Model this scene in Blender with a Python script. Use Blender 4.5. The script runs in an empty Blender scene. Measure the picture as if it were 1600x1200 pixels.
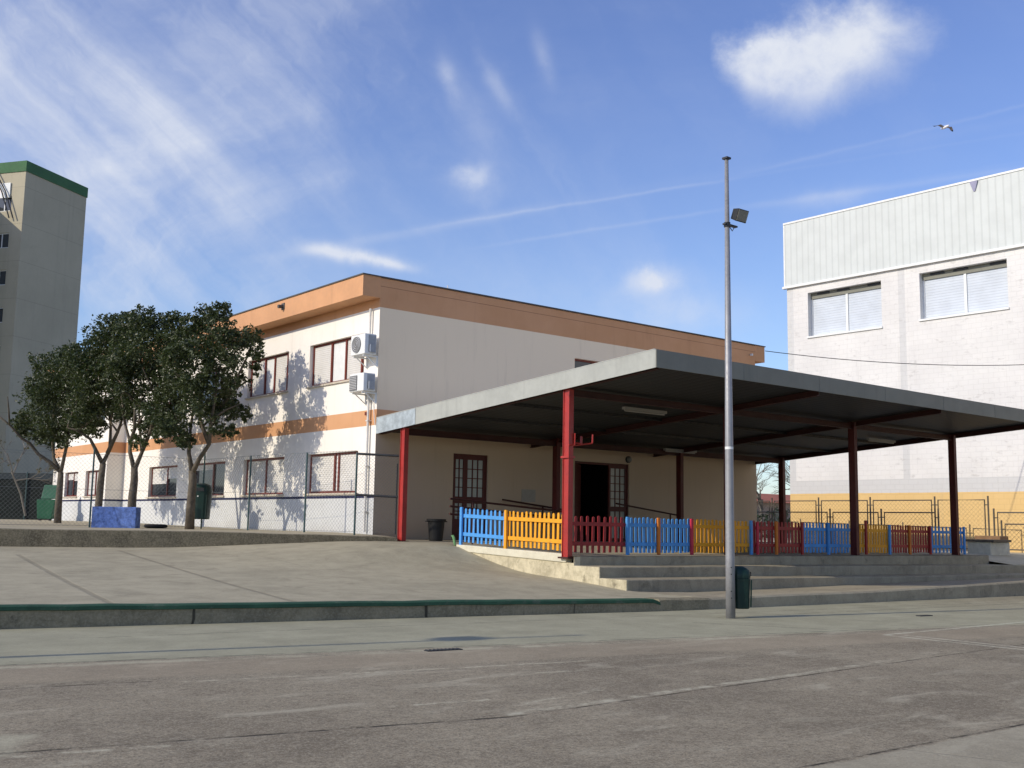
import bpy, math, random
from mathutils import Vector, Matrix
R = math.radians
random.seed(7)
scn = bpy.context.scene
col = scn.collection

# ------------------------------------------------------------------ camera
CAM = Vector((-13.8726, -15.4418, 0.6064))
FPX = 1680.36
_y, _p, _r = R(-38.8955), R(7.3554), R(0.9734)
FW = Vector((-math.sin(_y)*math.cos(_p), math.cos(_y)*math.cos(_p), math.sin(_p)))
_rt = Vector((math.cos(_y), math.sin(_y), 0)); _up = _rt.cross(FW)
RT = math.cos(_r)*_rt + math.sin(_r)*_up
UP = -math.sin(_r)*_rt + math.cos(_r)*_up
cd = bpy.data.cameras.new("camera"); cam = bpy.data.objects.new("camera", cd); col.objects.link(cam)
cd.sensor_width = 36; cd.lens = 36*FPX/1600; cd.clip_start = .1; cd.clip_end = 6000
m = Matrix.Identity(4)
for i, v in enumerate((RT, UP, -FW)):
    for j in range(3): m[j][i] = v[j]
m.translation = CAM
cam.matrix_world = m
scn.camera = cam

def at(x, y, depth):
    """survey helper: a point of the place measured from the tripod position"""
    return CAM + (FW + (x-800)/FPX*RT - (y-600)/FPX*UP)*depth

# ------------------------------------------------------------------ node helpers
class G:
    def __init__(s, nt): s.nt = nt
    def node(s, t, **k):
        n = s.nt.nodes.new(t)
        for a, b in k.items(): setattr(n, a, b)
        return n
    def put(s, sock, v):
        if isinstance(v, X): s.nt.links.new(v.o, sock)
        elif v is not None:
            try: sock.default_value = v
            except Exception: sock.default_value = (*v, 1)
    def m(s, op, a, b=None, c=None, clamp=False):
        n = s.node('ShaderNodeMath', operation=op); n.use_clamp = clamp
        s.put(n.inputs[0], a)
        if b is not None: s.put(n.inputs[1], b)
        if c is not None: s.put(n.inputs[2], c)
        return X(s, n.outputs[0])
    def mix(s, f, a, b, bt='MIX'):
        n = s.node('ShaderNodeMix', data_type='RGBA', blend_type=bt)
        s.put(n.inputs[0], f)
        for i, v in ((6, a), (7, b)):
            if isinstance(v, X): s.nt.links.new(v.o, n.inputs[i])
            else: n.inputs[i].default_value = (v[0], v[1], v[2], 1)
        return X(s, n.outputs[2])
    def noise(s, vec, scale, detail=4, rough=.55, dist=0, lac=2):
        n = s.node('ShaderNodeTexNoise'); s.put(n.inputs['Vector'], vec)
        n.inputs['Scale'].default_value = scale; n.inputs['Detail'].default_value = detail
        n.inputs['Roughness'].default_value = rough; n.inputs['Distortion'].default_value = dist
        return X(s, n.outputs[0])
    def dot(s, vec, d):
        n = s.node('ShaderNodeVectorMath', operation='DOT_PRODUCT'); s.put(n.inputs[0], vec)
        n.inputs[1].default_value = d; return X(s, n.outputs['Value'])
    def comb(s, x, y, z=0.0):
        n = s.node('ShaderNodeCombineXYZ')
        for i, v in enumerate((x, y, z)): s.put(n.inputs[i], v)
        return X(s, n.outputs[0])
    def sep(s, vec):
        n = s.node('ShaderNodeSeparateXYZ'); s.put(n.inputs[0], vec)
        return [X(s, o) for o in n.outputs]
    def ss(s, v, a, b, lo=0.0, hi=1.0):
        n = s.node('ShaderNodeMapRange', interpolation_type='SMOOTHSTEP')
        s.put(n.inputs[0], v)
        for i, q in enumerate((a, b, lo, hi)): n.inputs[i+1].default_value = q
        return X(s, n.outputs[0])
    def pos(s): return X(s, s.node('ShaderNodeNewGeometry').outputs['Position'])
    def obj(s): return X(s, s.node('ShaderNodeTexCoord').outputs['Object'])
class X:
    def __init__(s, g, o): s.g, s.o = g, o
    def __add__(s, b): return s.g.m('ADD', s, b)
    __radd__ = __add__
    def __sub__(s, b): return s.g.m('SUBTRACT', s, b)
    def __rsub__(s, b): return s.g.m('SUBTRACT', b, s)
    def __mul__(s, b): return s.g.m('MULTIPLY', s, b)
    __rmul__ = __mul__
    def __truediv__(s, b): return s.g.m('DIVIDE', s, b)
    def abs(s): return s.g.m('ABSOLUTE', s)
    def max(s, b): return s.g.m('MAXIMUM', s, b)
    def min(s, b): return s.g.m('MINIMUM', s, b)
    def exp(s): return s.g.m('EXPONENT', s)
    def clamp(s): return s.g.m('ADD', s, 0.0, clamp=True)

def new_mat(name):
    mt = bpy.data.materials.new(name); mt.use_nodes = True
    g = G(mt.node_tree); b = mt.node_tree.nodes['Principled BSDF']
    return mt, g, b
def bump(g, b, h, strength=.3, dist=.02):
    n = g.node('ShaderNodeBump'); n.inputs['Strength'].default_value = strength
    n.inputs['Distance'].default_value = dist
    g.put(n.inputs['Height'], h); g.nt.links.new(n.outputs[0], b.inputs['Normal'])
def mat(name, c, var=.18, scale=4, rough=.7, metal=0, bmp=0, bscale=30, streak=0, spec=.3, dirt=None, dirt_amt=.4):
    mt, g, b = new_mat(name)
    p = g.obj()
    n1 = g.noise(p, scale, 5, .6); n2 = g.noise(p, scale*7, 3, .6)
    f = n1*.65+n2*.35
    lo = [x*(1-var) for x in c]; hi = [min(1, x*(1+var)) for x in c]
    cc = g.mix(g.ss(f, .3, .7), lo, hi)
    if streak:
        x, y, z = g.sep(p)
        sn = g.noise(g.comb(x*1.0, y*1.0, z*.08), 5, 5, .65)
        cc = g.mix(g.ss(sn, .5, .8)*streak, cc, [x*.55 for x in c])
    if dirt:
        cc = g.mix(g.ss(g.noise(p, scale*1.7, 6, .65), .52, .75)*dirt_amt, cc, dirt)
    g.put(b.inputs['Base Color'], cc)
    g.put(b.inputs['Roughness'], g.ss(n2, .2, .8, max(.05, rough-.12), min(1, rough+.12)))
    b.inputs['Metallic'].default_value = metal
    b.inputs['Specular IOR Level'].default_value = spec
    if bmp: bump(g, b, g.noise(p, bscale, 4, .6), bmp)
    return mt

# ------------------------------------------------------------------ mesh builder
class MB:
    def __init__(s): s.v, s.f, s.mi = [], [], []
    def face(s, pts, mi=0):
        n = len(s.v); s.v += [tuple(p) for p in pts]; s.f.append(tuple(range(n, n+len(pts)))); s.mi.append(mi)
    def hexa(s, a, b, mi=0):
        """a: 4 bottom corners ccw, b: 4 top corners"""
        n = len(s.v); s.v += [tuple(p) for p in a]+[tuple(p) for p in b]
        for q in ((3, 2, 1, 0), (4, 5, 6, 7), (0, 1, 5, 4), (1, 2, 6, 5), (2, 3, 7, 6), (3, 0, 4, 7)):
            s.f.append(tuple(n+i for i in q)); s.mi.append(mi)
    def box(s, x0, x1, y0, y1, z0, z1, mi=0):
        s.hexa([(x0, y0, z0), (x1, y0, z0), (x1, y1, z0), (x0, y1, z0)], [(x0, y0, z1), (x1, y0, z1), (x1, y1, z1), (x0, y1, z1)], mi)
    def obox(s, c, U, V, W, mi=0):
        """box around c with half-vectors U, V, W"""
        c, U, V, W = map(Vector, (c, U, V, W))
        s.hexa([c-U-V-W, c+U-V-W, c+U+V-W, c-U+V-W], [c-U-V+W, c+U-V+W, c+U+V+W, c-U+V+W], mi)
    def bar(s, a, b, w, h, mi=0, up=(0, 0, 1)):
        a, b = Vector(a), Vector(b); d = b-a; L = d.length; d.normalize()
        u = Vector(up)
        if abs(d.dot(u)) > .95: u = Vector((0, 1, 0))
        sd = d.cross(u).normalized(); u2 = sd.cross(d)
        s.obox((a+b)/2, d*L/2, sd*w/2, u2*h/2, mi)
    def tube(s, pts, r, n=8, mi=0, caps=True):
        pts = [Vector(p) for p in pts]; rs = r if isinstance(r, (list, tuple)) else [r]*len(pts)
        base = len(s.v); prev = None
        for i, p in enumerate(pts):
            d = (pts[min(i+1, len(pts)-1)]-pts[max(i-1, 0)]).normalized()
            if prev is None:
                a = Vector((0, 0, 1)) if abs(d.z) < .9 else Vector((1, 0, 0))
                u = d.cross(a).normalized()
            else: u = (prev-d*prev.dot(d)).normalized()
            prev = u; w = d.cross(u)
            for k in range(n):
                t = 2*math.pi*k/n; s.v.append(tuple(p+(u*math.cos(t)+w*math.sin(t))*rs[i]))
        for i in range(len(pts)-1):
            for k in range(n):
                a = base+i*n+k; b = base+i*n+(k+1) % n
                s.f.append((a, b, b+n, a+n)); s.mi.append(mi)
        if caps:
            s.f.append(tuple(base+k for k in reversed(range(n)))); s.mi.append(mi)
            s.f.append(tuple(base+(len(pts)-1)*n+k for k in range(n))); s.mi.append(mi)
    def lathe(s, prof, c=(0, 0, 0), n=20, mi=0):
        c = Vector(c); base = len(s.v)
        for r, z in prof:
            for k in range(n):
                t = 2*math.pi*k/n; s.v.append((c.x+r*math.cos(t), c.y+r*math.sin(t), c.z+z))
        for i in range(len(prof)-1):
            for k in range(n):
                a = base+i*n+k; b = base+i*n+(k+1) % n
                s.f.append((a, b, b+n, a+n)); s.mi.append(mi)
        s.f.append(tuple(base+k for k in reversed(range(n)))); s.mi.append(mi)
        s.f.append(tuple(base+(len(prof)-1)*n+k for k in range(n))); s.mi.append(mi)
    def prism(s, poly, fr, d0, d1, mi=0):
        """poly in (u,z) of frame fr, extruded from depth d0 to d1"""
        n = len(s.v); k = len(poly)
        for d in (d0, d1):
            for u, z in poly: s.v.append(tuple(fr(u, z, d)))
        s.f.append(tuple(range(n, n+k))); s.f.append(tuple(reversed(range(n+k, n+2*k)))); s.mi += [mi, mi]
        for i in range(k):
            j = (i+1) % k; s.f.append((n+j, n+i, n+k+i, n+k+j)); s.mi.append(mi)
    def build(s, name, mats, parent=None, smooth=False, bevel=0, loc=None):
        me = bpy.data.meshes.new(name); me.from_pydata(s.v, [], s.f)
        mats = mats if isinstance(mats, (list, tuple)) else [mats]
        for q in mats: me.materials.append(q)
        me.polygons.foreach_set('material_index', s.mi)
        if smooth: me.polygons.foreach_set('use_smooth', [True]*len(s.f))
        me.update()
        import bmesh
        bm = bmesh.new(); bm.from_mesh(me); bmesh.ops.recalc_face_normals(bm, faces=bm.faces); bm.to_mesh(me); bm.free()
        o = bpy.data.objects.new(name, me); col.objects.link(o)
        if parent is not None:
            o.parent = parent
            if loc is None: o.location = -Vector(parent.location) if parent.get('_abs') else (0, 0, 0)
        if loc is not None: o.location = loc
        if bevel:
            b = o.modifiers.new('bevel', 'BEVEL'); b.width = bevel; b.segments = 2; b.limit_method = 'ANGLE'
        return o
class Frame:
    """a wall plane: u along, z up, d inward depth"""
    def __init__(s, o, U, N): s.o, s.U, s.N = Vector(o), Vector(U), Vector(N)
    def __call__(s, u, z, d=0): return s.o+s.U*u+Vector((0, 0, z))-s.N*d
    def box(s, mb, u0, u1, z0, z1, d0, d1, mi=0):
        mb.hexa([s(u0, z0, d0), s(u1, z0, d0), s(u1, z0, d1), s(u0, z0, d1)], [s(u0, z1, d0), s(u1, z1, d0), s(u1, z1, d1), s(u0, z1, d1)], mi)
    def wall(s, mb, u0, u1, z0, z1, ops, depth, mi=0, rmi=None):
        us = sorted({u0, u1, *[o[0] for o in ops], *[o[1] for o in ops]}); zs = sorted({z0, z1, *[o[2] for o in ops], *[o[3] for o in ops]})
        us = [u for u in us if u0 <= u <= u1]; zs = [z for z in zs if z0 <= z <= z1]
        for a, b in zip(us, us[1:]):
            for c, e in zip(zs, zs[1:]):
                if any(o[0] <= a and b <= o[1] and o[2] <= c and e <= o[3] for o in ops): continue
                mb.face([s(a, c), s(b, c), s(b, e), s(a, e)], mi)
        rm = mi if rmi is None else rmi
        for a, b, c, e in [o[:4] for o in ops]:
            for p, q in (((a, c), (b, c)), ((b, c), (b, e)), ((b, e), (a, e)), ((a, e), (a, c))):
                mb.face([s(*p), s(*q), s(*q, depth), s(*p, depth)], rm)

def tag(o, label, cat, group=None):
    o['label'] = label; o['category'] = cat
    if group: o['group'] = group
    return o
def thing(name, label, cat, loc=(0, 0, 0), group=None, rz=0):
    o = bpy.data.objects.new(name, None); col.objects.link(o); o.location = loc; o.rotation_euler = (0, 0, rz)
    o.empty_display_size = .2
    return tag(o, label, cat, group)
def wthing(name, label, cat, loc, group=None):
    """thing whose parts are given in world coordinates"""
    o = thing(name, label, cat, loc, group); o['_abs'] = 1; return o
def struct(o): o['kind'] = 'structure'; return o
def dup(root, loc, rz=None, label=None):
    c = root.copy(); col.objects.link(c); c.location = loc
    if rz is not None: c.rotation_euler = (0, 0, rz)
    if label: c['label'] = label
    for ch in list(root.children):
        d = ch.copy(); col.objects.link(d); d.parent = c
        for g2 in list(ch.children):
            e = g2.copy(); col.objects.link(e); e.parent = d
    return c

# ------------------------------------------------------------------ materials
def facade_mat(name, dado):
    mt, g, b = new_mat(name)
    p = g.pos(); x, y, z = g.sep(p)
    white = g.mix(g.ss(g.noise(p, .6, 5, .6), .3, .7), (.80, .76, .69), (.85, .81, .745))
    orange = g.mix(g.ss(g.noise(p, .8, 5, .6), .3, .7), (.575, .305, .155), (.63, .345, .185))
    if not dado: white = g.mix(g.ss(z, 2.0, 4.2), (.52, .405, .29), (.88, .725, .52))  # wall tone darkens downwards: the canopy's shade is put into the colour
    f = (g.ss(z, 2.897, 2.903)*g.ss(z, 3.284, 3.29, 1, 0)).max(g.ss(z, 5.802, 5.808))
    cc = g.mix(f, white, orange)
    if dado:
        gr = g.mix(g.noise(p, 3, 4), (.56, .57, .57), (.63, .64, .63))
        cc = g.mix(g.ss(z, 1.14, 1.145, 1, 0), cc, gr)
        cc = g.mix(g.ss(z, 1.14, 1.144)*g.ss(z, 1.205, 1.21, 1, 0), cc, (.022, .026, .07))
    else:
        seam = ((z-6.33).abs()-.004)
        cc = g.mix(g.ss(seam, 0, .006, 1, 0)*.7, cc, (.2, .09, .05))
    st = g.noise(g.comb(x*1.3, y*1.3, z*.12), 3.5, 6, .65)
    cc = g.mix(g.ss(st, .52, .8)*.16, cc, (.30, .26, .21), 'MULTIPLY')
    dirt = g.ss(z+g.noise(p, 1.5, 5)*.7, .35, 1.0, 1, 0)
    cc = g.mix(dirt*.3, cc, (.28, .25, .21))
    g.put(b.inputs['Base Color'], cc); b.inputs['Roughness'].default_value = .9
    b.inputs['Specular IOR Level'].default_value = .15
    bump(g, b, g.noise(p, 45, 4, .65)+g.noise(p, 5, 3)*.6, .25, .012)
    return mt
M = {}
M['facade'] = facade_mat('painted_render_sunny', True)
M['facade_shade'] = facade_mat('painted_render_shade_toned', False)
M['orange'] = mat('orange_render', (.60, .32, .165), .08, 1.2, .88, bmp=.2, bscale=40, streak=.25)
M['cap'] = mat('roof_flashing', (.09, .085, .08), .2, 3, .6)
M['redframe'] = mat('brown_red_frame', (.17, .035, .022), .15, 6, .45)
M['shutter'] = None
M['sill'] = mat('stone_sill', (.52, .46, .37), .12, 5, .8)
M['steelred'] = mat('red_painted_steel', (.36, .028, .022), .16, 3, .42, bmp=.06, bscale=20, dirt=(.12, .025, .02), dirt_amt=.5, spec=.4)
M['steelshade'] = mat('red_post_paint_shaded', (.085, .015, .013), .18, 3, .55, dirt=(.07, .015, .012), dirt_amt=.5)  # same post red, colour darkened to carry the shade under the canopy
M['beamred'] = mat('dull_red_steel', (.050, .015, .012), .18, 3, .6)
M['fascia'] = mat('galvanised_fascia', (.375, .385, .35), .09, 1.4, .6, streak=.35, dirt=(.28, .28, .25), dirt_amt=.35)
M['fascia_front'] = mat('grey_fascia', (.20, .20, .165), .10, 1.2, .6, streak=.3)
M['fascia_patch'] = mat('galvanised_patch', (.42, .47, .49), .25, 5, .45, metal=.3)
M['black_plastic'] = mat('black_plastic', (.018, .018, .018), .2, 8, .42)
M['dark_green_plastic'] = mat('dark_green_plastic', (.008, .028, .021), .2, 6, .4, dirt=(.05, .06, .05), dirt_amt=.4)
M['galv'] = mat('galvanised_pole', (.29, .29, .295), .13, 4, .5, metal=.35, streak=.3, dirt=(.26, .27, .28), dirt_amt=.5)
M['dark_metal'] = mat('dark_metal', (.03, .032, .035), .2, 8, .5)
M['pole_green'] = mat('green_painted_post', (.045, .085, .085), .2, 6, .55)
M['fence_steel'] = mat('rusty_fence_tube', (.10, .085, .065), .3, 9, .6)
M['wire'] = mat('fence_wire', (.16, .17, .17), .15, 9, .6)
M['white_metal'] = mat('white_enamel', (.74, .75, .73), .06, 4, .45, streak=.15)
M['grille'] = mat('grey_grille', (.16, .16, .165), .3, 40, .6)
M['casing_side'] = mat('grey_casing_side', (.33, .34, .345), .15, 8, .5)
M['pipe'] = mat('white_pipe', (.66, .64, .60), .1, 5, .6)
M['bark'] = mat('bark', (.115, .095, .07), .4, 6, .9, bmp=.6, bscale=25)
M['bark_pale'] = mat('bark_grey', (.16, .145, .12), .35, 6, .9, bmp=.5, bscale=25)
M['glass_lamp'] = mat('lamp_glass', (.22, .22, .19), .15, 10, .25)
M['tube_white'] = mat('fluorescent_tube', (.36, .35, .32), .06, 5, .5)
M['rubber'] = mat('tyre_rubber', (.016, .016, .018), .25, 9, .8)
M['paper'] = mat('paper_notice', (.36, .33, .28), .08, 12, .8)
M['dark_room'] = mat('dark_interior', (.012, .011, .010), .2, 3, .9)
M['door_red'] = mat('dark_red_door', (.085, .018, .014), .15, 5, .5)
M['tile'] = mat('terracotta_roof', (.36, .12, .07), .25, 3, .85)
M['housewall'] = mat('house_render', (.36, .29, .24), .15, 2, .9)
M['hedge'] = None

def slat_mat(name, c, pitch, axis=2, contrast=.5, var=.06):
    mt, g, b = new_mat(name); p = g.pos(); s3 = g.sep(p)
    t = g.m('FRACT', s3[axis]/pitch)
    prof = g.ss((t-.5).abs(), .30, .5)
    cc = g.mix(g.ss(g.noise(p, 1.5, 5), .3, .7), [q*(1-var) for q in c], [q*(1+var) for q in c])
    cc = g.mix(prof*contrast, cc, [q*.45 for q in c])
    g.put(b.inputs['Base Color'], cc); b.inputs['Roughness'].default_value = .55
    bump(g, b, 1-prof, .5, .01)
    return mt
M['shutter'] = slat_mat('roller_shutter', (.66, .64, .60), .052, 2, .35)
M['gymshutter'] = slat_mat('metal_shutter', (.52, .57, .63), .11, 2, .22)

def glass(name, tint=(.03, .035, .04), rough=.05):
    mt, g, b = new_mat(name)
    p = g.obj()
    g.put(b.inputs['Base Color'], g.mix(g.noise(p, 2, 3), tint, [q*1.8 for q in tint]))
    b.inputs['Roughness'].default_value = rough; b.inputs['Specular IOR Level'].default_value = .6
    return mt
M['glass'] = glass('window_glass')
M['doorglass'] = glass('frosted_door_glass', (.20, .22, .20), .25)

def leaf_mat(name, a, b2, sc=6):
    mt, g, b = new_mat(name); p = g.pos()
    n1 = g.noise(p, 1.3, 3); n2 = g.noise(p, sc, 2)
    cc = g.mix(g.ss(n1*.4+n2*.6, .38, .68), a, b2)
    g.put(b.inputs['Base Color'], cc); b.inputs['Roughness'].default_value = .42; b.inputs['Specular IOR Level'].default_value = .35
    tr = g.node('ShaderNodeBsdfTranslucent'); g.put(tr.inputs[0], g.mix(.5, cc, (.10, .16, .02)))
    ms = g.node('ShaderNodeMixShader'); ms.inputs[0].default_value = .18
    g.nt.links.new(b.outputs[0], ms.inputs[1]); g.nt.links.new(tr.outputs[0], ms.inputs[2])
    g.nt.links.new(ms.outputs[0], g.nt.nodes['Material Output'].inputs[0])
    return mt
M['leaf'] = leaf_mat('glossy_leaves', (.026, .038, .014), (.095, .115, .042), 14)
M['hedge'] = leaf_mat('hedge_leaves', (.012, .026, .014), (.03, .05, .022))
M['yellowleaf'] = leaf_mat('dry_leaves', (.10, .085, .03), (.16, .12, .04))

def line_mask(g, x, y, a, b, w, wob=None, soft=.6):
    """soft mask of the segment a-b of half-width w on the ground"""
    ax, ay = a; bx, by = b
    dx, dy = bx-ax, by-ay; L = math.hypot(dx, dy); dx /= L; dy /= L
    s = x*dx+y*dy-(ax*dx+ay*dy); t = (x*(-dy)+y*dx-(-ax*dy+ay*dx))
    if wob is not None: t = t+wob
    return g.ss(t.abs(), w*(1-soft), w*(1+soft), 1, 0)*g.ss(s, -.02, .02)*g.ss(s, L-.02, L+.02, 1, 0)

def ground_mat():
    mt, g, b = new_mat('worn_concrete_playground')
    p = g.pos(); x, y, z = g.sep(p)
    speck = g.noise(p, 11, 5, .75);  big = g.noise(p, .33, 6, .62, .6); mid = g.noise(p, 1.5, 6, .65, .3); fine = g.noise(p, 26, 4, .7); grit = g.noise(p, 90, 3, .7)
    cc = g.mix(g.ss(big*.55+mid*.45, .36, .62), (.215, .180, .148), (.335, .288, .238))
    cc = g.mix(g.ss(fine, .3, .7)*.4, cc, (.40, .36, .31), 'OVERLAY')
    g45 = g.noise(p, 42, 3, .8)
    cc = g.mix(g.ss(grit, .52, .68)*.65, cc, (.50, .45, .385)); cc = g.mix(g.ss(g45, .50, .36)*.55, cc, (.10, .086, .072)); cc = g.mix(g.ss(g45, .54, .68)*.45, cc, (.47, .425, .36))
    cc = g.mix(g.ss(grit, .48, .32)*.65, cc, (.09, .077, .064))
    cc = g.mix(g.ss(speck, .50, .30)*.40, cc, (.12, .10, .082)); cc = g.mix(g.ss(speck, .55, .72)*.40, cc, (.46, .41, .345))
    # pale scuffs
    sx = g.noise(g.comb(x*.5, y*1.6, 0), 1.3, 7, .7, .8)
    cc = g.mix(g.ss(sx, .53, .70)*.55, cc, (.50, .455, .39))
    wob = (g.noise(p, .9, 3)-.5)*.14+(g.noise(p, 7, 3)-.5)*.05
    # the band beside the kerb: greenish smoother slab
    edge = y-(-4.81+(x+11.18)*(-.2136))
    edge2 = g.ss(edge+wob*.5, -.02, .03)
    green = g.mix(g.ss(mid*.6+fine*.4, .35, .65), (.335, .325, .26), (.43, .415, .335))
    cc = g.mix(edge2*.75*g.ss(x, 2, 9, 1, .35), cc, green)
    band = g.ss((edge+.17).abs(), .03, .17, 1, 0)*g.ss(x, -3, -1.5, 1, .25)*g.ss(g.noise(p, 2.2, 5, .7), .3, .62)
    cc = g.mix(band*.55, cc, (.55, .51, .42))
    pink = g.ss(edge, -1.35, -1.15)*g.ss(edge, -.35, -.2, 1, 0)
    cc = g.mix(pink*.42, cc, g.mix(mid, (.34, .28, .225), (.43, .36, .29)))
    # joints
    dark = None
    for a, c, w in (((-14, -4.2), (9, -8.9), .014), ((-14, -5.75), (-10.4, -6.45), .016), ((-13, -8.48), (-8.93, -9.38), .02), ((-8.93, -9.38), (4, -8.8), .013),
                    ((-10.2, -11.5), (-5.0, -11.66), .014), ((-14, -4.0), (-11, -4.55), .014), ((-1.2, -4.6), (9, -5.6), .012),
                    ((-10.0, -2.9), (8, -5.2), .009), ((-7.6, -11.6), (-6.9, -13.5), .008), ((-2.1, -5.0), (-1.2, -6.6), .012)):
        k = line_mask(g, x, y, a, c, w, wob*.35)
        dark = k if dark is None else dark.max(k)
    brk = g.ss(g.noise(p, 3.1, 5, .75), .36, .58)
    cc = g.mix(dark*brk*.95, cc, (.035, .030, .026))
    lite = None
    for a, c, w in (((-10.2, -6.62), (-6.3, -7.35), .028), ((-8.93, -9.30), (-3.65, -9.02), .05), ((-12.3, -8.75), (-11.2, -9.0), .03), ((-9.4, -8.55), (-8.6, -8.7), .03), ((-8.5, -9.0), (-7.5, -8.8), .035), ((-7.6, -7.7), (-6.8, -7.85), .035)):
        k = line_mask(g, x, y, a, c, w, wob)
        lite = k if lite is None else lite.max(k)
    cc = g.mix(lite*g.ss(g.noise(p, 6, 5, .75), .4, .62)*.6, cc, (.60, .56, .48))
    wh = None
    for a, c in (((-1.17, -7.44), (9, -7.44)), ((-1.17, -7.44), (-1.25, -10.2)), ((-.95, -7.6), (-1.05, -10.2))):
        k = line_mask(g, x, y, a, c, .035)
        wh = k if wh is None else wh.max(k)
    cc = g.mix(wh*g.ss(g.noise(p, 9, 5, .75), .3, .6)*.6, cc, (.68, .66, .60))
    lo = y-(-11.6+(x+8)*-.03)+wob*.5
    cc = g.mix(g.ss(lo, .02, -.03)*.55, cc, g.mix(g.ss(mid, .35, .65), (.36, .325, .275), (.45, .41, .35)))
    # pale broken corner patch at the left
    pt = g.ss(((x+12.5)*(x+12.5)*1.1+(y+8.35)*(y+8.35)*2.6)+(mid-.5)*2.6, .1, .5, 1, 0)
    cc = g.mix(pt*.45, cc, (.55, .52, .43))
    cc = g.mix(1.0, cc, (.92, .93, .79), 'MULTIPLY')
    g.put(b.inputs['Base Color'], cc); b.inputs['Roughness'].default_value = .92; b.inputs['Specular IOR Level'].default_value = .2
    bump(g, b, fine*.5+grit*.6+mid*.5-dark*.9, .5, .012)
    return mt
M['ground'] = ground_mat()
def conc_mat(name, a, c, stain=(.06, .055, .05), st=.5, lines=(), sc=1.0, lite=(.50, .46, .385), bm=.4, wobs=.05):
    mt, g, b = new_mat(name); p = g.pos(); x, y, z = g.sep(p)
    big = g.noise(p, .5*sc, 6, .62, .5); mid = g.noise(p, 2.3*sc, 6, .65, .3); fine = g.noise(p, 30, 4, .7)
    cc = g.mix(g.ss(big*.5+mid*.5, .36, .62), a, c)
    cc = g.mix(g.ss(fine, .35, .75)*.3, cc, lite)
    cc = g.mix(g.ss(g.noise(p, 1.4*sc, 7, .7, 1.0), .55, .72)*st, cc, stain)
    vs = g.noise(g.comb(x*2.4, y*2.4, z*.5), 2.2, 6, .7)
    cc = g.mix(g.ss(vs, .52, .75)*st*.6, cc, stain)
    h = fine*.6+mid*.6
    wob = (g.noise(p, 1.2, 3)-.5)*wobs
    for q, w, s in lines:
        k = line_mask(g, x, y, q[0], q[1], w, wob, .5)
        cc = g.mix(k*s, cc, stain); h = h-k
    cc = g.mix(1.0, cc, (.985, .97, .845), 'MULTIPLY')
    g.put(b.inputs['Base Color'], cc); b.inputs['Roughness'].default_value = .9; b.inputs['Specular IOR Level'].default_value = .2
    bump(g, b, h, bm, .012)
    return mt
M['apron'] = conc_mat('grey_green_concrete', (.30, .275, .215), (.41, .375, .295), (.19, .172, .135), .45,
    [(((-5.85, 7.6), (-6.78, -2.1)), .045, .55), (((-7.95, 7.2), (-9.1, -1.7)), .045, .5), (((-14, 5.0), (-1.2, 1.5)), .014, .35), (((-14, 1.75), (-2.5, -1.4)), .014, .3),
     (((-3.9, 7.2), (-4.3, -2.6)), .012, .25)])
M['wallconc'] = conc_mat('weathered_wall_concrete', (.07, .062, .048), (.135, .12, .092), (.03, .026, .021), .6, sc=1.6)
M['terrace'] = conc_mat('terrace_concrete', (.33, .30, .235), (.44, .395, .315), (.12, .11, .09), .4)
M['stepconc'] = conc_mat('step_concrete', (.25, .22, .175), (.36, .32, .255), (.10, .09, .072), .5, sc=1.5)
M['platside'] = conc_mat('peeling_cream_render', (.36, .32, .24), (.60, .54, .42), (.17, .15, .115), .75, sc=3.2, lite=(.66, .61, .50))
M['platedge'] = conc_mat('pale_edge_render', (.58, .55, .48), (.68, .65, .57), (.35, .32, .27), .3, sc=2)
M['platfloor'] = conc_mat('platform_floor', (.28, .25, .20), (.37, .33, .27), (.12, .11, .09), .35)
M['kerbconc'] = conc_mat('kerb_concrete', (.16, .142, .105), (.25, .222, .165), (.04, .038, .033), .65,
    [(((-8.2, -2.6), (-8.12, -1.2)), .018, .9), (((-5.05, -3.3), (-4.95, -2.0)), .02, .9), (((-2.6, -3.9), (-2.62, -2.6)), .012, .7)], sc=1.7, wobs=.22)
M['kerbgreen'] = mat('green_kerb_paint', (.025, .075, .042), .22, 3, .75, dirt=(.13, .14, .11), dirt_amt=.6, bmp=.3)
M['yard'] = conc_mat('yard_paving', (.40, .365, .295), (.50, .46, .38), (.2, .18, .15), .3)
M['block'] = conc_mat('limewashed_block', (.50, .48, .44), (.62, .60, .55), (.22, .20, .22), .5, sc=3)
M['brownblock'] = mat('brown_block', (.22, .13, .07), .2, 5, .85)

# ------------------------------------------------------------------ sky and sun
SUN_TRAVEL = Vector((1, -.20, -.565)).normalized()
S = -SUN_TRAVEL
el = math.asin(S.z); az = math.atan2(S.x, S.y)
w = bpy.data.worlds.new('World'); scn.world = w; w.use_nodes = True
w.cycles.sampling_method = 'NONE'
g = G(w.node_tree); bg = w.node_tree.nodes['Background']
sky = g.node('ShaderNodeTexSky', sky_type='NISHITA'); sky.sun_disc = False
sky.sun_elevation = el; sky.sun_rotation = az; sky.altitude = 50; sky.air_density = 1.0; sky.dust_density = .6; sky.ozone_density = 2.2
d = X(g, g.node('ShaderNodeTexCoord').outputs['Generated'])
df = g.dot(d, FW).max(.05)
u = g.dot(d, RT)/df; v = g.dot(d, UP)/df          # gnomonic coordinates about a fixed world direction
front = g.ss(g.dot(d, FW), .15, .45)
px = u*FPX+800.0; py = 600.0-v*FPX                  # same coordinates scaled
warp = g.noise(g.comb(u*1.0, v*1.0), 5.5, 5, .6)
warp2 = g.noise(g.comb(u+7.3, v+2.1), 22, 5, .6)
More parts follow.
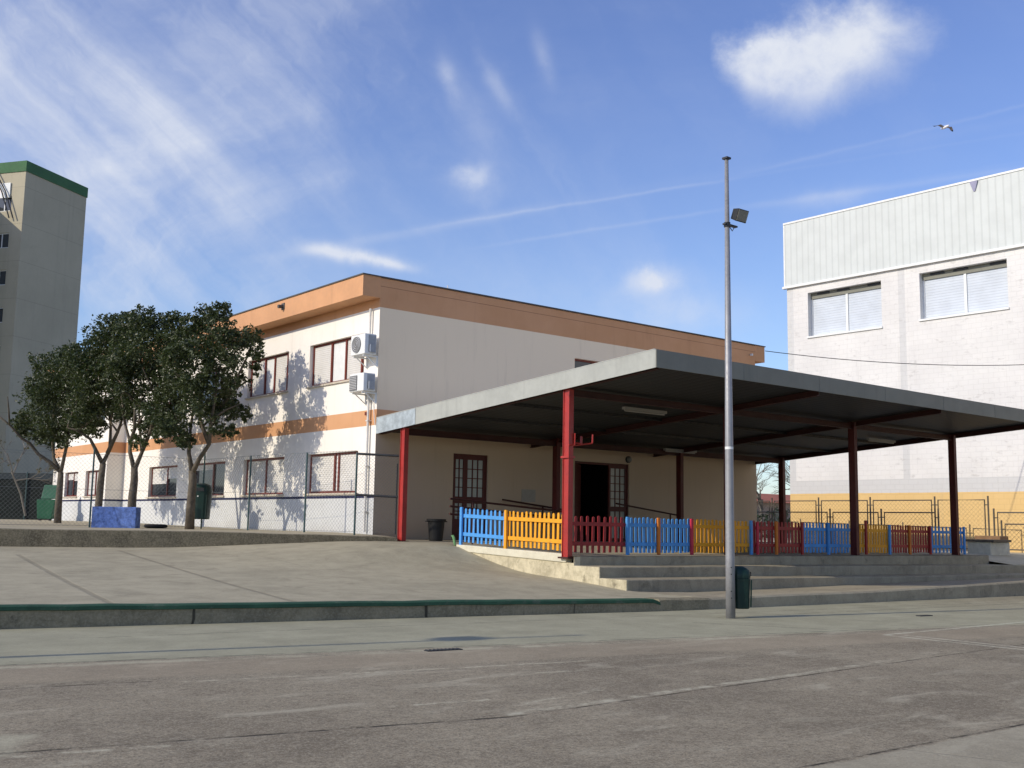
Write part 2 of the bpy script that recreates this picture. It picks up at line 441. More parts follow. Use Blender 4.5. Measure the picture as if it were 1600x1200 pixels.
def blob(cx, cy, rx, ry, rot=0, wamp=60, w2=22, soft=1.0):
    ca, sa = math.cos(R(rot)), math.sin(R(rot))
    ddx = px-cx+(warp-.5)*wamp*2+(warp2-.5)*w2*2; ddy = py-cy+(warp2-.5)*w2*2-(warp-.5)*wamp
    a = (ddx*ca+ddy*sa)/rx; b2 = (ddy*ca-ddx*sa)/ry
    return ((a*a+b2*b2)*-1.0*soft).exp()
def streak(ang, along, across, seed, lo, hi, det=7):
    ca, sa = math.cos(R(ang)), math.sin(R(ang))
    uu = u+(warp-.5)*.10; vv = (v*-1.0)+(warp-.5)*.08
    a = uu*ca+vv*sa; b2 = vv*ca-uu*sa
    return g.ss(g.noise(g.comb(a*along+seed, b2*across, seed), 1.0, det, .6, .35), lo, hi)
left = g.ss(px+(warp-.5)*500, 330, 700, 1, 0)
def fibre(ang, along, across, seed, bend):
    ca, sa = math.cos(R(ang)), math.sin(R(ang))
    uu = u+(warp-.5)*bend+(warp2-.5)*.018; vv = (v*-1.0)+(warp-.5)*bend*.8+(warp2-.5)*.018
    a = uu*ca+vv*sa; b2 = vv*ca-uu*sa
    return g.noise(g.comb(a*along+seed, b2*across, seed), 1.0, 6, .56, .4)
body = g.noise(g.comb(u+1.7+(warp-.5)*.2, v*1.2+3.1), 4.2, 8, .62, .5)
f1 = fibre(47, 2.6, 17, 3.1, .30); f3 = fibre(44, 1.3, 40, 6.4, .16); f2 = fibre(60, 2.0, 12, 8.7, .30)
ci = g.ss(body*.58+f1*.42+f3*.08, .43, .77)*left
ci2 = g.ss(body*.48+f2*.44+f3*.08, .49, .82)*g.ss(px, 300, 1050, 1, .22)*g.ss(py, 80, 520, 1, .5)
haze = g.ss(body*.6+f2*.4, .35, .8)*g.ss(py, 50, 600, .5, .55)
veil = blob(120, 110, 230, 120, 40, 70, 20)*.75
veil = veil+blob(270, 210, 60, 190, -42, 40, 14)*.75+blob(430, 150, 60, 260, -35, 50, 14)*.40+blob(60, 290, 260, 50, 38, 40, 12)*.5
fluff = g.ss(g.noise(g.comb(u, v), 26, 7, .62, .2), .28, .62)
cu = blob(1170, 100, 62, 46, 0, 18, 26, 1.1)+blob(1250, 95, 85, 62, -8, 18, 26)+blob(1345, 40, 62, 62, -20, 18, 26)+blob(1440, 35, 55, 45, 0, 20, 30)*.32
cu = cu+blob(1225, 175, 110, 70, 0, 40, 40)*.42+blob(1340, 130, 130, 70, 0, 40, 40)*.40+blob(1200, 250, 60, 70, 0, 40, 40)*.16+blob(1450, 60, 60, 50, 0, 30, 40)*.15
bumpy = g.noise(g.comb(u, v), 13, 7, .66, .3)
low = g.ss(py+(bumpy-.5)*110, 70, 250)
cu = g.ss(cu+(bumpy-.5)*1.0+(warp2-.5)*.35-low*.22, .15, 1.25)*(fluff*.25+.75)*(low*-.45+1)
cs = blob(1022, 440, 40, 17, -6, 16, 20)*.95+blob(735, 275, 30, 16, -12, 20, 22)*.55+blob(742, 300, 34, 22, 10, 20, 22)*.25+blob(545, 398, 70, 11, 10, 10, 12)*1.0+blob(610, 412, 40, 7, 14, 8, 10)*.6
cs = cs+blob(703, 128, 12, 34, -20, 16, 14)*.42+blob(778, 135, 14, 44, -28, 18, 14)*.30+blob(745, 200, 30, 90, -25, 30, 16)*.16+blob(1060, 490, 110, 40, 0, 30, 30)*.35+blob(850, 90, 12, 40, -15, 8, 8)*.25
cs = cs+blob(800, 470, 260, 90, 0, 40, 30)*.12+blob(1300, 310, 60, 14, -8, 8, 10)*.30
def trail(x0, y0, x1, y1, w, s0, amt):
    dx, dy = x1-x0, y1-y0; L = math.hypot(dx, dy); dx /= L; dy /= L
    t = (px-x0)*(-dy)+(py-y0)*dx+(warp2-.5)*8; s = (px-x0)*dx+(py-y0)*dy
    return ((t*t)*(-1/(w*w))).exp()*g.ss(s, 0, s0)*g.ss(s, L*.8, L, 1, .2)*amt*(warp2*.8+.5)
tr = trail(560, 372, 1180, 274, 2.6, 250, .15)+trail(1080, 292, 1700, 140, 3, 200, .08)+trail(690, 396, 1160, 322, 3, 200, .12)+trail(1100, 334, 1650, 255, 5, 150, .13)+trail(300, 425, 900, 315, 8, 200, .15)
cloud = ((ci*.62+ci2*.42+haze*.24+veil*.72*(f1*.6+f3*.4+fluff*.15)+cs*(fluff*.5+.5)+tr).clamp()).max(cu.clamp()*.97)*front
back = g.ss(g.noise(d, 3, 6, .6, .4), .5, .8)*.5*(1-front)
cloud = cloud.max(back)*g.ss(g.sep(d)[2], -.02, .04)
# photographic blue: graded nishita
tint = g.mix(g.ss(g.sep(d)[2], .0, .50), (.89, .96, 1.12), (.94, .93, 1.22))
sc = g.mix(1.0, X(g, sky.outputs[0]), tint, 'MULTIPLY')
cloudcol = g.mix(g.ss(cu, .3, 1.0), (4.9, 5.2, 5.9), (5.5, 5.7, 6.1))
skyc = g.mix(cloud*.93, sc, cloudcol)
g.put(bg.inputs[0], skyc); bg.inputs[1].default_value = .15
sd = bpy.data.lights.new('sun', 'SUN'); sd.energy = 3.55; sd.angle = R(.53); sd.color = (1, .905, .745)
so = bpy.data.objects.new('sun', sd); col.objects.link(so); so.location = (-30, 10, 30)
so.rotation_euler = SUN_TRAVEL.to_track_quat('-Z', 'Y').to_euler()
scn.view_settings.view_transform = 'Standard'; scn.view_settings.look = 'None'; scn.view_settings.exposure = 0

# ------------------------------------------------------------------ ground, apron, kerb, terrace
mb = MB(); GZ = -.75
xs = [-3000, -200, -40, 40, 200, 3000]
for a, b in zip(xs, xs[1:]):
    for c, e in zip(xs, xs[1:]):
        mb.face([(a, c, GZ), (b, c, GZ), (b, e, GZ), (a, e, GZ)])
struct(mb.build('ground', M['ground']))

def lerp_poly(P, x):
    if x <= P[0][0]: return P[0][1:]
    for a, b in zip(P, P[1:]):
        if x <= b[0]:
            t = (x-a[0])/(b[0]-a[0]); return tuple(p+(q-p)*t for p, q in zip(a[1:], b[1:]))
    return P[-1][1:]
KERB = [(-30, 2.5, -.44), (-10.39, -1.49, -.48), (-6.53, -2.27, -.51), (-1.40, -3.30, -.55), (-.6, -3.45, -.565), (.05, -3.5, -.57)]
BACK = [(-30, 20.6, -.07), (-7.75, 9.43, -.07), (-4.23, 7.67, -.06), (-2.0, 6.55, -.04), (-1.23, 6.16, .05), (-.30, 5.72, .15), (.05, 5.55, .15)]
PROF = [(-9, -.58), (-3.5, -.575), (-1.66, -.56), (-.7, -.48), (.1, -.43), (.8, -.40), (1.51, -.34), (2.18, -.22), (2.95, -.05), (3.48, .09), (4.2, .13), (7, .15)]
def apron_z(x, y, yf, zf, yb, zb):
    t = max(0, min(1, (y-yf)/(yb-yf)))
    a = zf+(zb-zf)*(t**1.15)
    b = lerp_poly(PROF, y)[0]
    k = max(0, min(1, (x+5.5)/5.5)); k = k*k*(3-2*k)
    return a*(1-k)+b*k
mb = MB(); NX, NY = 60, 36
rows = []
for i in range(NX+1):
    q = i/NX; x = -30+30.05*(1-(1-q)**2.2) if i < NX else .05
    yf, zf = lerp_poly(KERB, x); yb, zb = lerp_poly(BACK, x)
    rows.append([(x, yf+.16+(yb+.10-yf-.16)*j/NY, apron_z(x, yf+.16+(yb+.10-yf-.16)*j/NY, yf, zf, yb, zb)-.004) for j in range(NY+1)])
n = 0
mb.v = [p for r_ in rows for p in r_]
for i in range(NX):
    for j in range(NY):
        a = i*(NY+1)+j; mb.f.append((a, a+NY+1, a+NY+2, a+1)); mb.mi.append(0)
struct(mb.build('pavement', M['apron'], smooth=True))

# kerb with green nosing
def sweep(mb, line, prof, mi=0):
    """line of (x,y,ztop); prof list of (offset to front(-)/back(+), dz or None for ground)"""
    rs = []
    for x, y, zt in line:
        rs.append([(x, y+o, (GZ-.05 if dz is None else zt+dz)) for o, dz in prof])
    for a, b in zip(rs, rs[1:]):
        for i in range(len(prof)-1):
            mb.face([a[i], b[i], b[i+1], a[i+1]], mi)
    mb.face(rs[0], mi); mb.face(list(reversed(rs[-1])), mi)
def fine_line(P, x0, x1, n, wob=.012):
    out = []
    for i in range(n+1):
        x = x0+(x1-x0)*i/n; y, z = lerp_poly(P, x)
        out.append((x, y+random.uniform(-wob, wob), z+random.uniform(-wob, wob)*.5))
    return out
kl = fine_line(KERB, -30, .4, 70)
kl2 = [(-1.04, -3.374, -.563)]+[p for p in kl if p[0] > -1.0]+[(.4, -3.52, -.57)]
kb = MB(); sweep(kb, [p for p in kl if p[0] < -1.04]+[(-1.04, -3.374, -.56)], [(.17, -.30), (.17, -.055), (0, -.055), (0, None)]); sweep(kb, kl2, [(.34, -.2), (.34, .0), (.03, .003), (.0, -.022), (0, None)])
struct(kb.build('kerb', M['kerbconc']))
kb = MB(); sweep(kb, [p for p in kl if p[0] < -1.3]+[(-1.15, -3.345, -.56), (-1.02, -3.355, -.60)], [(.19, -.08), (.19, -.004), (.17, .004), (.01, .004), (-.022, -.012), (-.026, -.055), (-.003, -.062)])
struct(kb.build('kerb_nosing', M['kerbgreen']))

# retaining wall of the terrace and terrace surface
WALL = [(-30, 20.4, .36), (-7.78, 9.44, .30), (-4.25, 7.67, .30), (-2.0, 6.55, .27), (-.22, 5.66, .24)]
wl = fine_line(WALL, -30, -.2, 60, .01)
rw = tag(MB(), '', '') if False else MB()
rs = []
for x, y, z in wl:
    rs.append([(x+.10, y+.22, -.6), (x+.10, y+.22, z), (x+.012, y+.025, z), (x, y, z-.02), (x, y, -.6)])
for a, b in zip(rs, rs[1:]):
    for i in range(4): rw.face([a[i], b[i], b[i+1], a[i+1]])
rw.face(rs[0]); rw.face(list(reversed(rs[-1])))
tag(rw.build('retaining_wall', M['wallconc']), 'low stained grey concrete wall holding the raised terrace with the trees', 'wall')
mb = MB(); NXX = 40; rows = []
def ter_z(x, y):
    t = max(0, min(1, (y-14)/10)); return .296+.10*t
for i in range(NXX+1):
    x = -30+29.85*i/NXX; y0, z0 = lerp_poly(WALL, x)
    r_ = []
    for j in range(24):
        y = y0+.20+(44-y0)*(j/23)**1.6; k = min(1, j/4)
        r_.append((x, y, (z0-.003)*(1-k)+ter_z(x, y)*k))
    rows.append(r_)
mb.v = [p for r_ in rows for p in r_]
for i in range(NXX):
    for j in range(23):
        a = i*24+j; mb.f.append((a, a+24, a+25, a+1)); mb.mi.append(0)
struct(mb.build('terrace', M['terrace'], smooth=True))

# platform and steps under the canopy
pf = wthing('entrance_platform', 'raised concrete platform with broad front steps under the red canopy', 'steps', (7, 1, -.75))
XR = 15.65
def sl(x, z0, z1): return z0+(z1-z0)*x/15.6
mb = MB()
fy = [-.2, 2.0, 3.4, 5.0, 6.78]; fz = [0, .05, .10, .13, .165]
xs = [.0, 4, 8, 12, XR]
V = [[(x, y, z+sl(x, 0, -.07)) for x in xs] for y, z in zip(fy, fz)]
for a, b in zip(V, V[1:]):
    for i in range(len(xs)-1): mb.face([a[i], a[i+1], b[i+1], b[i]])
mb.build('floor', M['platfloor'], pf)
mb = MB()   # side wall facing the apron: from front edge to where it meets the slope
mb.hexa([(0, -.2, -.8), (.16, -.2, -.8), (.16, 3.45, -.8), (0, 3.45, -.8)], [(-.0, -.2, -.13), (.16, -.2, -.13), (.16, 3.45, -.02), (0, 3.45, -.02)])
mb.build('side_wall', M['platside'], pf)
mb = MB()
mb.hexa([(-.03, -.0, -.125), (.14, -.0, -.125), (.14, 3.55, -.015), (-.03, 3.55, -.015)], [(-.03, -.0, .035), (.14, -.0, .035), (.14, 3.55, .125), (-.03, 3.55, .125)])
mb.build('side_coping', M['platedge'], pf, bevel=.015)
def step(nm, yf, yb, zl, zr, x0, x1, zb=-.8):
    mb = MB(); n = 30
    top = []; bot = []
    rs = []
    for i in range(n+1):
        x = x0+(x1-x0)*i/n; z = sl(x, zl, zr); jy = random.uniform(-.008, .008); jz = random.uniform(-.004, .004)
        rs.append([(x, yb, z), (x, yf+.025+jy, z+jz), (x, yf+.004+jy, z-.012), (x, yf+jy, z-.03+jz), (x, yf, zb)])
    for a, b in zip(rs, rs[1:]):
        for i in range(4): mb.face([a[i], b[i], b[i+1], a[i+1]])
    mb.face(rs[0]); mb.face(list(reversed(rs[-1])))
    return mb.build(nm, [M['stepconc']], pf)
step('step', -.2, .0, .001, -.071, .16, XR)
step('step', -.9, -.19, -.172, -.31, .02, 16.6)
step('step', -1.6, -.89, -.37, -.52, .02, 24)
mb = MB()
for a, b, z in ((-.9, -.197, -.172), (-1.6, -.897, -.37)):
    mb.box(-.006, .035, a-.003, b, -.8, z-.004)
mb.box(.0, .158, -.205, -.197, -.8, -.01)
mb.build('step_side', M['platside'], pf)
# lowest broad step, its edge runs on from the kerb
mb = MB(); rs = []
for i in range(31):
    x = .0+25*i/30; y = -3.50-.074*x; z = -.57+(.02 if x < 4 else .02+.11*min(1, (x-4)/6))*min(1, x/2)
    zb_ = -.57-.06*min(1, x/1.5)+.03*max(0, min(1, (x-4)/5))
    rs.append([(x, -1.59, zb_), (x, y+.03, z), (x, y, z-.03), (x, y, -.8)])
for a, b in zip(rs, rs[1:]):
    for i in range(3): mb.face([a[i], b[i], b[i+1], a[i+1]])
mb.face(rs[0]); mb.face(list(reversed(rs[-1])))
mb.build('step', M['stepconc'], pf)

# yard at the right of the platform
mb = MB()
yx = [XR, 17, 20, 26, 60]; yy = [-.885, -.2, .4, 1.2, 3, 8, 20, 60]
def yz(x, y):
    z = -.06-.0105*(x-XR)*1.0
    z = max(z, -.16)
    z -= .243*max(0, min(1, (1.2-y)/2.1))*max(0, 1-(x-XR)/14)
    return z
for i in range(len(yx)-1):
    for j in range(len(yy)-1):
        mb.face([(yx[a], yy[b], yz(yx[a], yy[b])-.006) for a, b in ((i, j), (i+1, j), (i+1, j+1), (i, j+1))])
for a_, b_ in zip(yx, yx[1:]):
    mb.face([(a_, -.885, -.8), (b_, -.885, -.8), (b_, -.885, yz(b_, -.885)-.006), (a_, -.885, yz(a_, -.885)-.006)])
struct(mb.build('yard', M['yard']))
mb = MB(); mb.box(-.15, 16, 31, 60, -.7, .38); mb.box(14.9, 25.2, 6.79, 60, -.7, -.08)
struct(mb.build('path', M['terrace']))
# drain slots in the playground
for k, (x, y, L, a) in enumerate(((-7.05, -5.90, .42, -.12), (2.2, -6.05, .3, -.1))):
    mb = MB(); c, s_ = math.cos(a), math.sin(a)
    mb.obox((x, y, GZ+.004), (L/2*c, L/2*s_, 0), (-.05*s_, .05*c, 0), (0, 0, .004))
    for i in range(9):
        t = -L/2+L*(i+.5)/9
        mb.obox((x+t*c, y+t*s_, GZ+.010), (.006*c, .006*s_, 0), (-.05*s_, .05*c, 0), (0, 0, .003))
    tag(mb.build('drain_cover', M['dark_metal']), ['dark iron drain slot in the concrete left of the lamp post', 'small dark drain cover right of the lamp post near the steps'][k], 'drain')

# ------------------------------------------------------------------ school building
XC, YW, XE = -.13, 6.80, 14.34
ZW, ZRB, ZR = 5.805, 6.03, 6.55
sch = wthing('school_building', 'two storey cream school with orange bands, flat roof and red window frames', 'building', (7, 12, .2))
FL = Frame((XC, 0, 0), (0, 1, 0), (-1, 0, 0)); F1 = Frame((0, YW, 0), (1, 0, 0), (0, -1, 0))
FB = Frame((-.75, 0, 0), (0, 1, 0), (-1, 0, 0))
LW = [(7.60, 10.20), (11.50, 14.05), (15.33, 17.85), (19.05, 21.55)]
ops_low = [(a, b, 1.28, 2.31) for a, b in LW]; ops_up = [(a, b, 4.13, 5.24) for a, b in LW]
ops_up[0] = (7.45, 10.28, 4.13, 5.25)
mb = MB(); FL.wall(mb, YW, 24.1, -.3, ZRB+.1, ops_low+ops_up, .16)
mb.build('wall', M['facade'], sch)
BWn = [(24.6, 26.4), (27.3, 28.9)]
ops_b = [(a, b, 1.33, 2.28) for a, b in BWn]+[(24.6, 26.6, 3.95, 4.9), (27.3, 28.9, 3.95, 4.9)]
mb = MB(); FB.wall(mb, 24.1, 30.5, -.3, ZRB+.1, ops_b, .16)
mb.face([(-.75, 24.1, -.3), (XC, 24.1, -.3), (XC, 24.1, ZRB+.1), (-.75, 24.1, ZRB+.1)])
mb.face([(-.75, 30.5, -.3), (12, 30.5, -.3), (12, 30.5, ZRB+.1), (-.75, 30.5, ZRB+.1)])
mb.build('wall', M['facade'], sch)
D1 = (2.20, 3.32, .13, 2.34); D2 = (6.37, 8.51, .12, 2.35)
UWN = (6.33, 7.9, 4.25, 5.25)
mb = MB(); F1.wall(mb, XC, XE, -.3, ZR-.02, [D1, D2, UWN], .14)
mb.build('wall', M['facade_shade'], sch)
mb = MB()
mb.face([(XE, YW, -.3), (XE, 30.5, -.3), (XE, 30.5, ZR-.02), (XE, YW, ZR-.02)])
mb.build('wall', M['facade_shade'], sch)
# roof slab with overhangs
mb = MB()
mb.box(XC-.503, XC+.0, YW-.004, 24.1, ZRB, ZR)
mb.box(XE, XE+.50, YW-.004, 30.5, ZRB, ZR)
mb.box(-.75-.40, XC, 24.1-.25, 30.9, ZRB, ZR)
mb.box(XC, XE, YW+.02, 30.6, ZR-.12, ZR-.004)
rf = mb.build('roof', M['orange'], sch)
mb = MB()
mb.box(XC-.53, XE+.53, YW-.03, YW+.12, ZR-.003, ZR+.028); mb.box(XC-.53, XC-.40, YW+.12, 24.0, ZR-.003, ZR+.028); mb.box(XE+.40, XE+.53, YW+.12, 30.5, ZR-.003, ZR+.028)
mb.build('flashing', M['cap'], rf)
mb = MB(); mb.tube([(XC-.50, 10.97, 6.36), (XC-.66, 10.97, 6.34)], .05, 10); mb.box(XC-.52, XC-.50, 10.88, 11.06, 6.27, 6.45)
mb.build('roof_spout', M['cap'], rf)
mb = MB(); mb.tube([(XC+2.0, YW-.02, ZR), (XC+2.0, YW-.02, ZR+.10)], .012, 6)
mb.build('vent_pipe', M['pipe'], rf)
mb = MB(); mb.tube([(XE-.25, YW-.02, ZR-.35), (XE-.25, YW-.10, ZR-.35)], .04, 8); mb.build('roof_spout', M['pipe'], rf)

def window(fr, op, panes, sill=True, z_split=None, dp=.10):
    """panes: list of (u0,u1 fractions, kind) kind: 'shutter','glass','half'(blind upper part),'white'; frame around each leaf"""
    a, b, c, e = op
    mb = MB(); t = .055
    fr.box(mb, a, b, c, c+t, dp, dp+.06); fr.box(mb, a, b, e-t, e, dp, dp+.06)
    fr.box(mb, a, a+t, c+t, e-t, dp, dp+.06); fr.box(mb, b-t, b, c+t, e-t, dp, dp+.06)
    bars = set()
    for p in panes:
        if p[2].startswith('f'): bars |= {p[0], p[1]}
    for u0 in sorted(bars):
            for q in (a+(b-a)*u0,):
                if a+t+.03 < q < b-t-.03: fr.box(mb, q-.03, q+.03, c+t, e-t, dp-.012, dp+.048)
    w_ = mb.build('window', M['redframe'], sch)
    for p in panes:
        u0 = a+t+(b-a-2*t)*p[0]; u1 = a+t+(b-a-2*t)*p[1]; k = p[2][-1]
        if k in 'sw':
            mb = MB(); fr.box(mb, u0, u1, c+t, e-t, dp+.025+(.012 if k == 'w' else 0), dp+.05); mb.build('blind', M['shutter'] if k == 's' else M['white_metal'], w_)
        else:
            mb = MB(); fr.box(mb, u0, u1, c+t, e-t, dp+.03, dp+.05); mb.build('pane', M['glass'], w_)
            if k == 'h':
                hh = p[3]; mb = MB(); fr.box(mb, u0+.02, u1-.02, e-t-hh*(e-c), e-t, dp+.012, dp+.028); mb.build('blind', M['shutter'], w_)
    if sill:
        mb = MB(); fr.box(mb, a-.06, b+.06, c-.05, c, -.05, dp); mb.build('sill', M['sill'], w_, bevel=.006)
    return w_
window(FL, ops_low[0], [(0, .42, 'fs'), (.42, .50, 'fw'), (.50, 1, 'fs')])
window(FL, ops_low[1], [(0, .5, 'fs'), (.5, 1, 'fs')])
window(FL, ops_low[2], [(0, .42, 'fg'), (.42, 1, 'fh', .16)])
window(FL, ops_low[3], [(0, .42, 'fh', .36), (.42, 1, 'fh', .52)])
window(FL, ops_up[0], [(0, .10, 'w'), (.10, .38, 'fs'), (.38, .64, 'w'), (.64, 1, 'fs')])
window(FL, ops_up[1], [(0, .09, 'g'), (.09, .40, 'fs'), (.40, .64, 'w'), (.64, 1, 'fs')])
window(FL, ops_up[2], [(0, .5, 'fs'), (.5, 1, 'fg')])
window(FL, ops_up[3], [(0, .5, 'fg'), (.5, 1, 'fs')])
window(FB, ops_b[0], [(0, .5, 'fs'), (.5, 1, 'fs')]); window(FB, ops_b[1], [(0, .5, 'fh', .3), (.5, 1, 'fh', .25)])
window(FB, ops_b[2], [(0, .5, 'fg'), (.5, 1, 'fg')]); window(FB, ops_b[3], [(0, .5, 'fg'), (.5, 1, 'fg')])
window(F1, UWN, [(0, .5, 'fg'), (.5, 1, 'fg')], sill=False)

# glazed doors below the canopy
def glazed_leaf(fr, u0, u1, z0, z1, dp, nx, groups, name='door'):
    mb = MB(); st = .07
    fr.box(mb, u0, u0+st, z0, z1, dp, dp+.05); fr.box(mb, u1-st, u1, z0, z1, dp, dp+.05)
    zz = [z0]
    for (a, b, ny) in groups:
        fr.box(mb, u0+st, u1-st, zz[-1], a, dp, dp+.05); zz.append(b)
        for i in range(1, nx):
            x = u0+st+(u1-u0-2*st)*i/nx; fr.box(mb, x-.014, x+.014, a, b, dp+.004, dp+.046)
        for j in range(1, ny):
            z = a+(b-a)*j/ny; fr.box(mb, u0+st, u1-st, z-.012, z+.012, dp+.008, dp+.042)
    fr.box(mb, u0+st, u1-st, zz[-1], z1, dp, dp+.05)
    dr = mb.build(name, M['door_red'], sch)
    for (a, b, ny) in groups:
        mb = MB(); fr.box(mb, u0+st, u1-st, a, b, dp+.020, dp+.030); mb.build('pane', M['doorglass'], dr)
    return dr
a, b, c, e = D1
mb = MB(); F1.box(mb, a, a+.05, c, e, .05, .12); F1.box(mb, b-.05, b, c, e, .05, .12); F1.box(mb, a+.05, b-.05, e-.05, e, .05, .12)
mb.build('door_frame', M['door_red'], sch)
for u0, u1, nx in ((a+.05, a+.43, 2), (a+.43, b-.05, 3)):
    dr = glazed_leaf(F1, u0, u1, c, e-.05, .06, nx, [(c+.55, c+.95, 2), (c+1.12, e-.14, 4)])
mb = MB(); mb.tube([F1(a+.47, 1.15, .05), F1(a+.47, 1.15, .0), F1(a+.58, 1.15, .0)], .012, 6); mb.build('handle', M['galv'], dr)
mb = MB(); a, b, c, e = D2
F1.box(mb, a, a+.06, c, e, .05, .12); F1.box(mb, b-.05, b, c, e, .05, .12); F1.box(mb, a+.06, b-.05, e-.06, e, .05, .12)
mb.build('door_frame', M['door_red'], sch)
glazed_leaf(F1, 7.75, b-.05, c, e-.06, .06, 3, [(c+.10, c+.86, 2), (c+1.0, e-.14, 5)])
mb = MB(); mb.hexa([F1(a+.06, c, .07), F1(a+.62, c, .42), F1(a+.62, c, .46), F1(a+.06, c, .11)], [F1(a+.06, e-.06, .07), F1(a+.62, e-.06, .42), F1(a+.62, e-.06, .46), F1(a+.06, e-.06, .11)])
mb.build('door', M['door_red'], sch)
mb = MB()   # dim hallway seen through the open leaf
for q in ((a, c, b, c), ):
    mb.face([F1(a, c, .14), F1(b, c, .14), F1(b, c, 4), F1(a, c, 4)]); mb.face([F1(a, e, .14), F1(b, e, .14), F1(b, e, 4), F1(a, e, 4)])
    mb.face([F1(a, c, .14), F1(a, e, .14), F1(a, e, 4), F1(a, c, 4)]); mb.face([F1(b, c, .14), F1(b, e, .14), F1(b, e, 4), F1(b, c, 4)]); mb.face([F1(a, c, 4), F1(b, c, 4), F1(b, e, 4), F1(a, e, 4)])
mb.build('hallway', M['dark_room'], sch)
mb = MB(); mb.tube([(XC-.07, 7.12, 5.80), (XC-.07, 7.12, 5.02)], .030, 8); mb.tube([(XC-.07, 7.07, 3.75), (XC-.07, 7.07, .33)], .032, 8)
for z in (.8, 1.9, 3.0, 3.5): mb.box(XC-.11, XC, 7.02, 7.12, z, z+.03)
mb.tube([(XC-.05, 6.98, 3.7), (XC-.03, 6.9, 3.35), (XC-.05, 6.83, 3.15), (XC-.02, 6.815, 2.9)], .010, 6)
mb.build('downpipe', M['pipe'], sch)
mb = MB(); mb.box(XC-.05, XC, 7.17, 7.27, 3.16, 3.24); mb.build('junction_box', M['redframe'], sch)

# air-conditioning units on brackets
def ac(name, label, y0, y1, z0, z1, style):
    t = wthing(name, label, 'air conditioner', (XC, (y0+y1)/2, z0), 'air conditioning units by the corner')
    x0, x1 = -.56, -.23
    mb = MB(); mb.box(x0, x1, y0, y1, z0, z1); mb.build('casing', M['white_metal'], t, bevel=.015)
    mb = MB()
    if style == 'round':
        cy, cz, r = y0+(y1-y0)*.58, (z0+z1)/2, .20
        mb.tube([(x0-.004, cy, cz), (x0-.022, cy, cz)], r, 28)
        gr = mb.build('fan_grille', M['grille'], t)
        mb = MB()
        for rr in (.05, .10, .15, .195):
            mb.tube([(x0-.026, cy+rr*math.cos(q*.2618), cz+rr*math.sin(q*.2618)) for q in range(25)], .004, 4)
        mb.build('ring', M['white_metal'], gr)
    else:
        mb.box(x0-.02, x0-.003, y0+(y1-y0)*.45, y1-.03, z0+.03, z1-.05); gr = mb.build('fan_grille', M['grille'], t)
        mb = MB()
        for q in range(1, 9):
            z = z0+.03+(z1-z0-.08)*q/9; mb.box(x0-.026, x0-.021, y0+(y1-y0)*.45, y1-.03, z-.004, z+.004)
        mb.build('ring', M['white_metal'], gr)
    mb = MB(); mb.box(x0+.10, x1-.02, y0-.002, y0-.0, z0+.05, z1-.03); mb.box(x0+.13, x1-.04, y0-.05, y0-.003, z0+.04, z0+.24)
    mb.build('side_panel', M['casing_side'], t)
    mb = MB(); mb.box(x0+.11, x0+.135, y0-.055, y0-.051, z0+.06, z0+.22); mb.build('valve_cover', M['white_metal'], t)
    for y in (y0+.10, y1-.10):
        mb = MB(); mb.bar((XC, y, z0-.03), (x0+.02, y, z0-.03), .035, .03); mb.bar((XC-.015, y, z0-.02), (XC-.015, y, z0-.28), .03, .03)
        mb.bar((XC-.02, y, z0-.26), (x0+.12, y, z0-.045), .02, .02)
        mb.build('bracket', M['white_metal'], t)
ac('air_conditioner', 'white air conditioner with round fan grille, upper of the two at the corner', 6.74, 7.40, 4.60, 5.10, 'round')
ac('air_conditioner', 'white air conditioner with square grille, lower of the two at the corner', 6.74, 7.40, 3.70, 4.14, 'square')

# notice, lamp
mb = MB(); F1.box(mb, 4.46, 4.94, 1.17, 1.50, -.012, -.002); tag(mb.build('notice_sheet', M['paper']), 'pale paper notice on the wall between the two doors', 'notice')
t = wthing('wall_lamp', 'small round bulkhead lamp on the wall above the open door', 'lamp', (8.45, YW, 2.49))
mb = MB(); mb.tube([F1(8.45, 2.49, -.002), F1(8.45, 2.49, -.05)], .10, 16); mb.build('base', M['dark_metal'], t)
mb = MB(); mb.tube([F1(8.45, 2.49, -.052), F1(8.45, 2.49, -.09), F1(8.45, 2.49, -.12)], [.085, .075, .03], 16); mb.build('glass_cover', M['glass_lamp'], t)

# ------------------------------------------------------------------ canopy
can = wthing('canopy', 'broad flat canopy with grey fascia on dark red steel posts before the school', 'canopy', (7, 2, 0))
XL, XRC, YF, YB = -.13, 14.35, -2.43, YW-.004
def ct(y): return 3.691+(3.071-3.691)*(y-YF)/(6.80-YF)
def cb(y): return 3.368+(2.686-3.368)*(y-YF)/(6.80-YF)
mb = MB()
def slab(mb, x0, x1, y0, y1, b0, t0, b1, t1, mi=0):
    mb.hexa([(x0, y0, b0), (x1, y0, b0), (x1, y1, b1), (x0, y1, b1)], [(x0, y0, t0), (x1, y0, t0), (x1, y1, t1), (x0, y1, t1)], mi)
slab(mb, XL+.02, XRC-.02, YF+.02, YB-.01, cb(YF)+.06, ct(YF)-.03, cb(YB)+.06, ct(YB)-.03)
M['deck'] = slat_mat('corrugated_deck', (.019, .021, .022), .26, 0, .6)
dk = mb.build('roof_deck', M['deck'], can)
mb = MB(); slab(mb, XL+.03, XRC-.03, YF+.03, YB-.02, ct(YF)-.028, ct(YF)-.022, ct(YB)-.028, ct(YB)-.022)
mb.build('roof_sheet', mat('pale_roof_sheet', (.62, .60, .55), .1, 2, .6, dirt=(.4, .37, .3), dirt_amt=.4), dk)
mb = MB()
ys = [YF, 1.2, 5.15, YB]
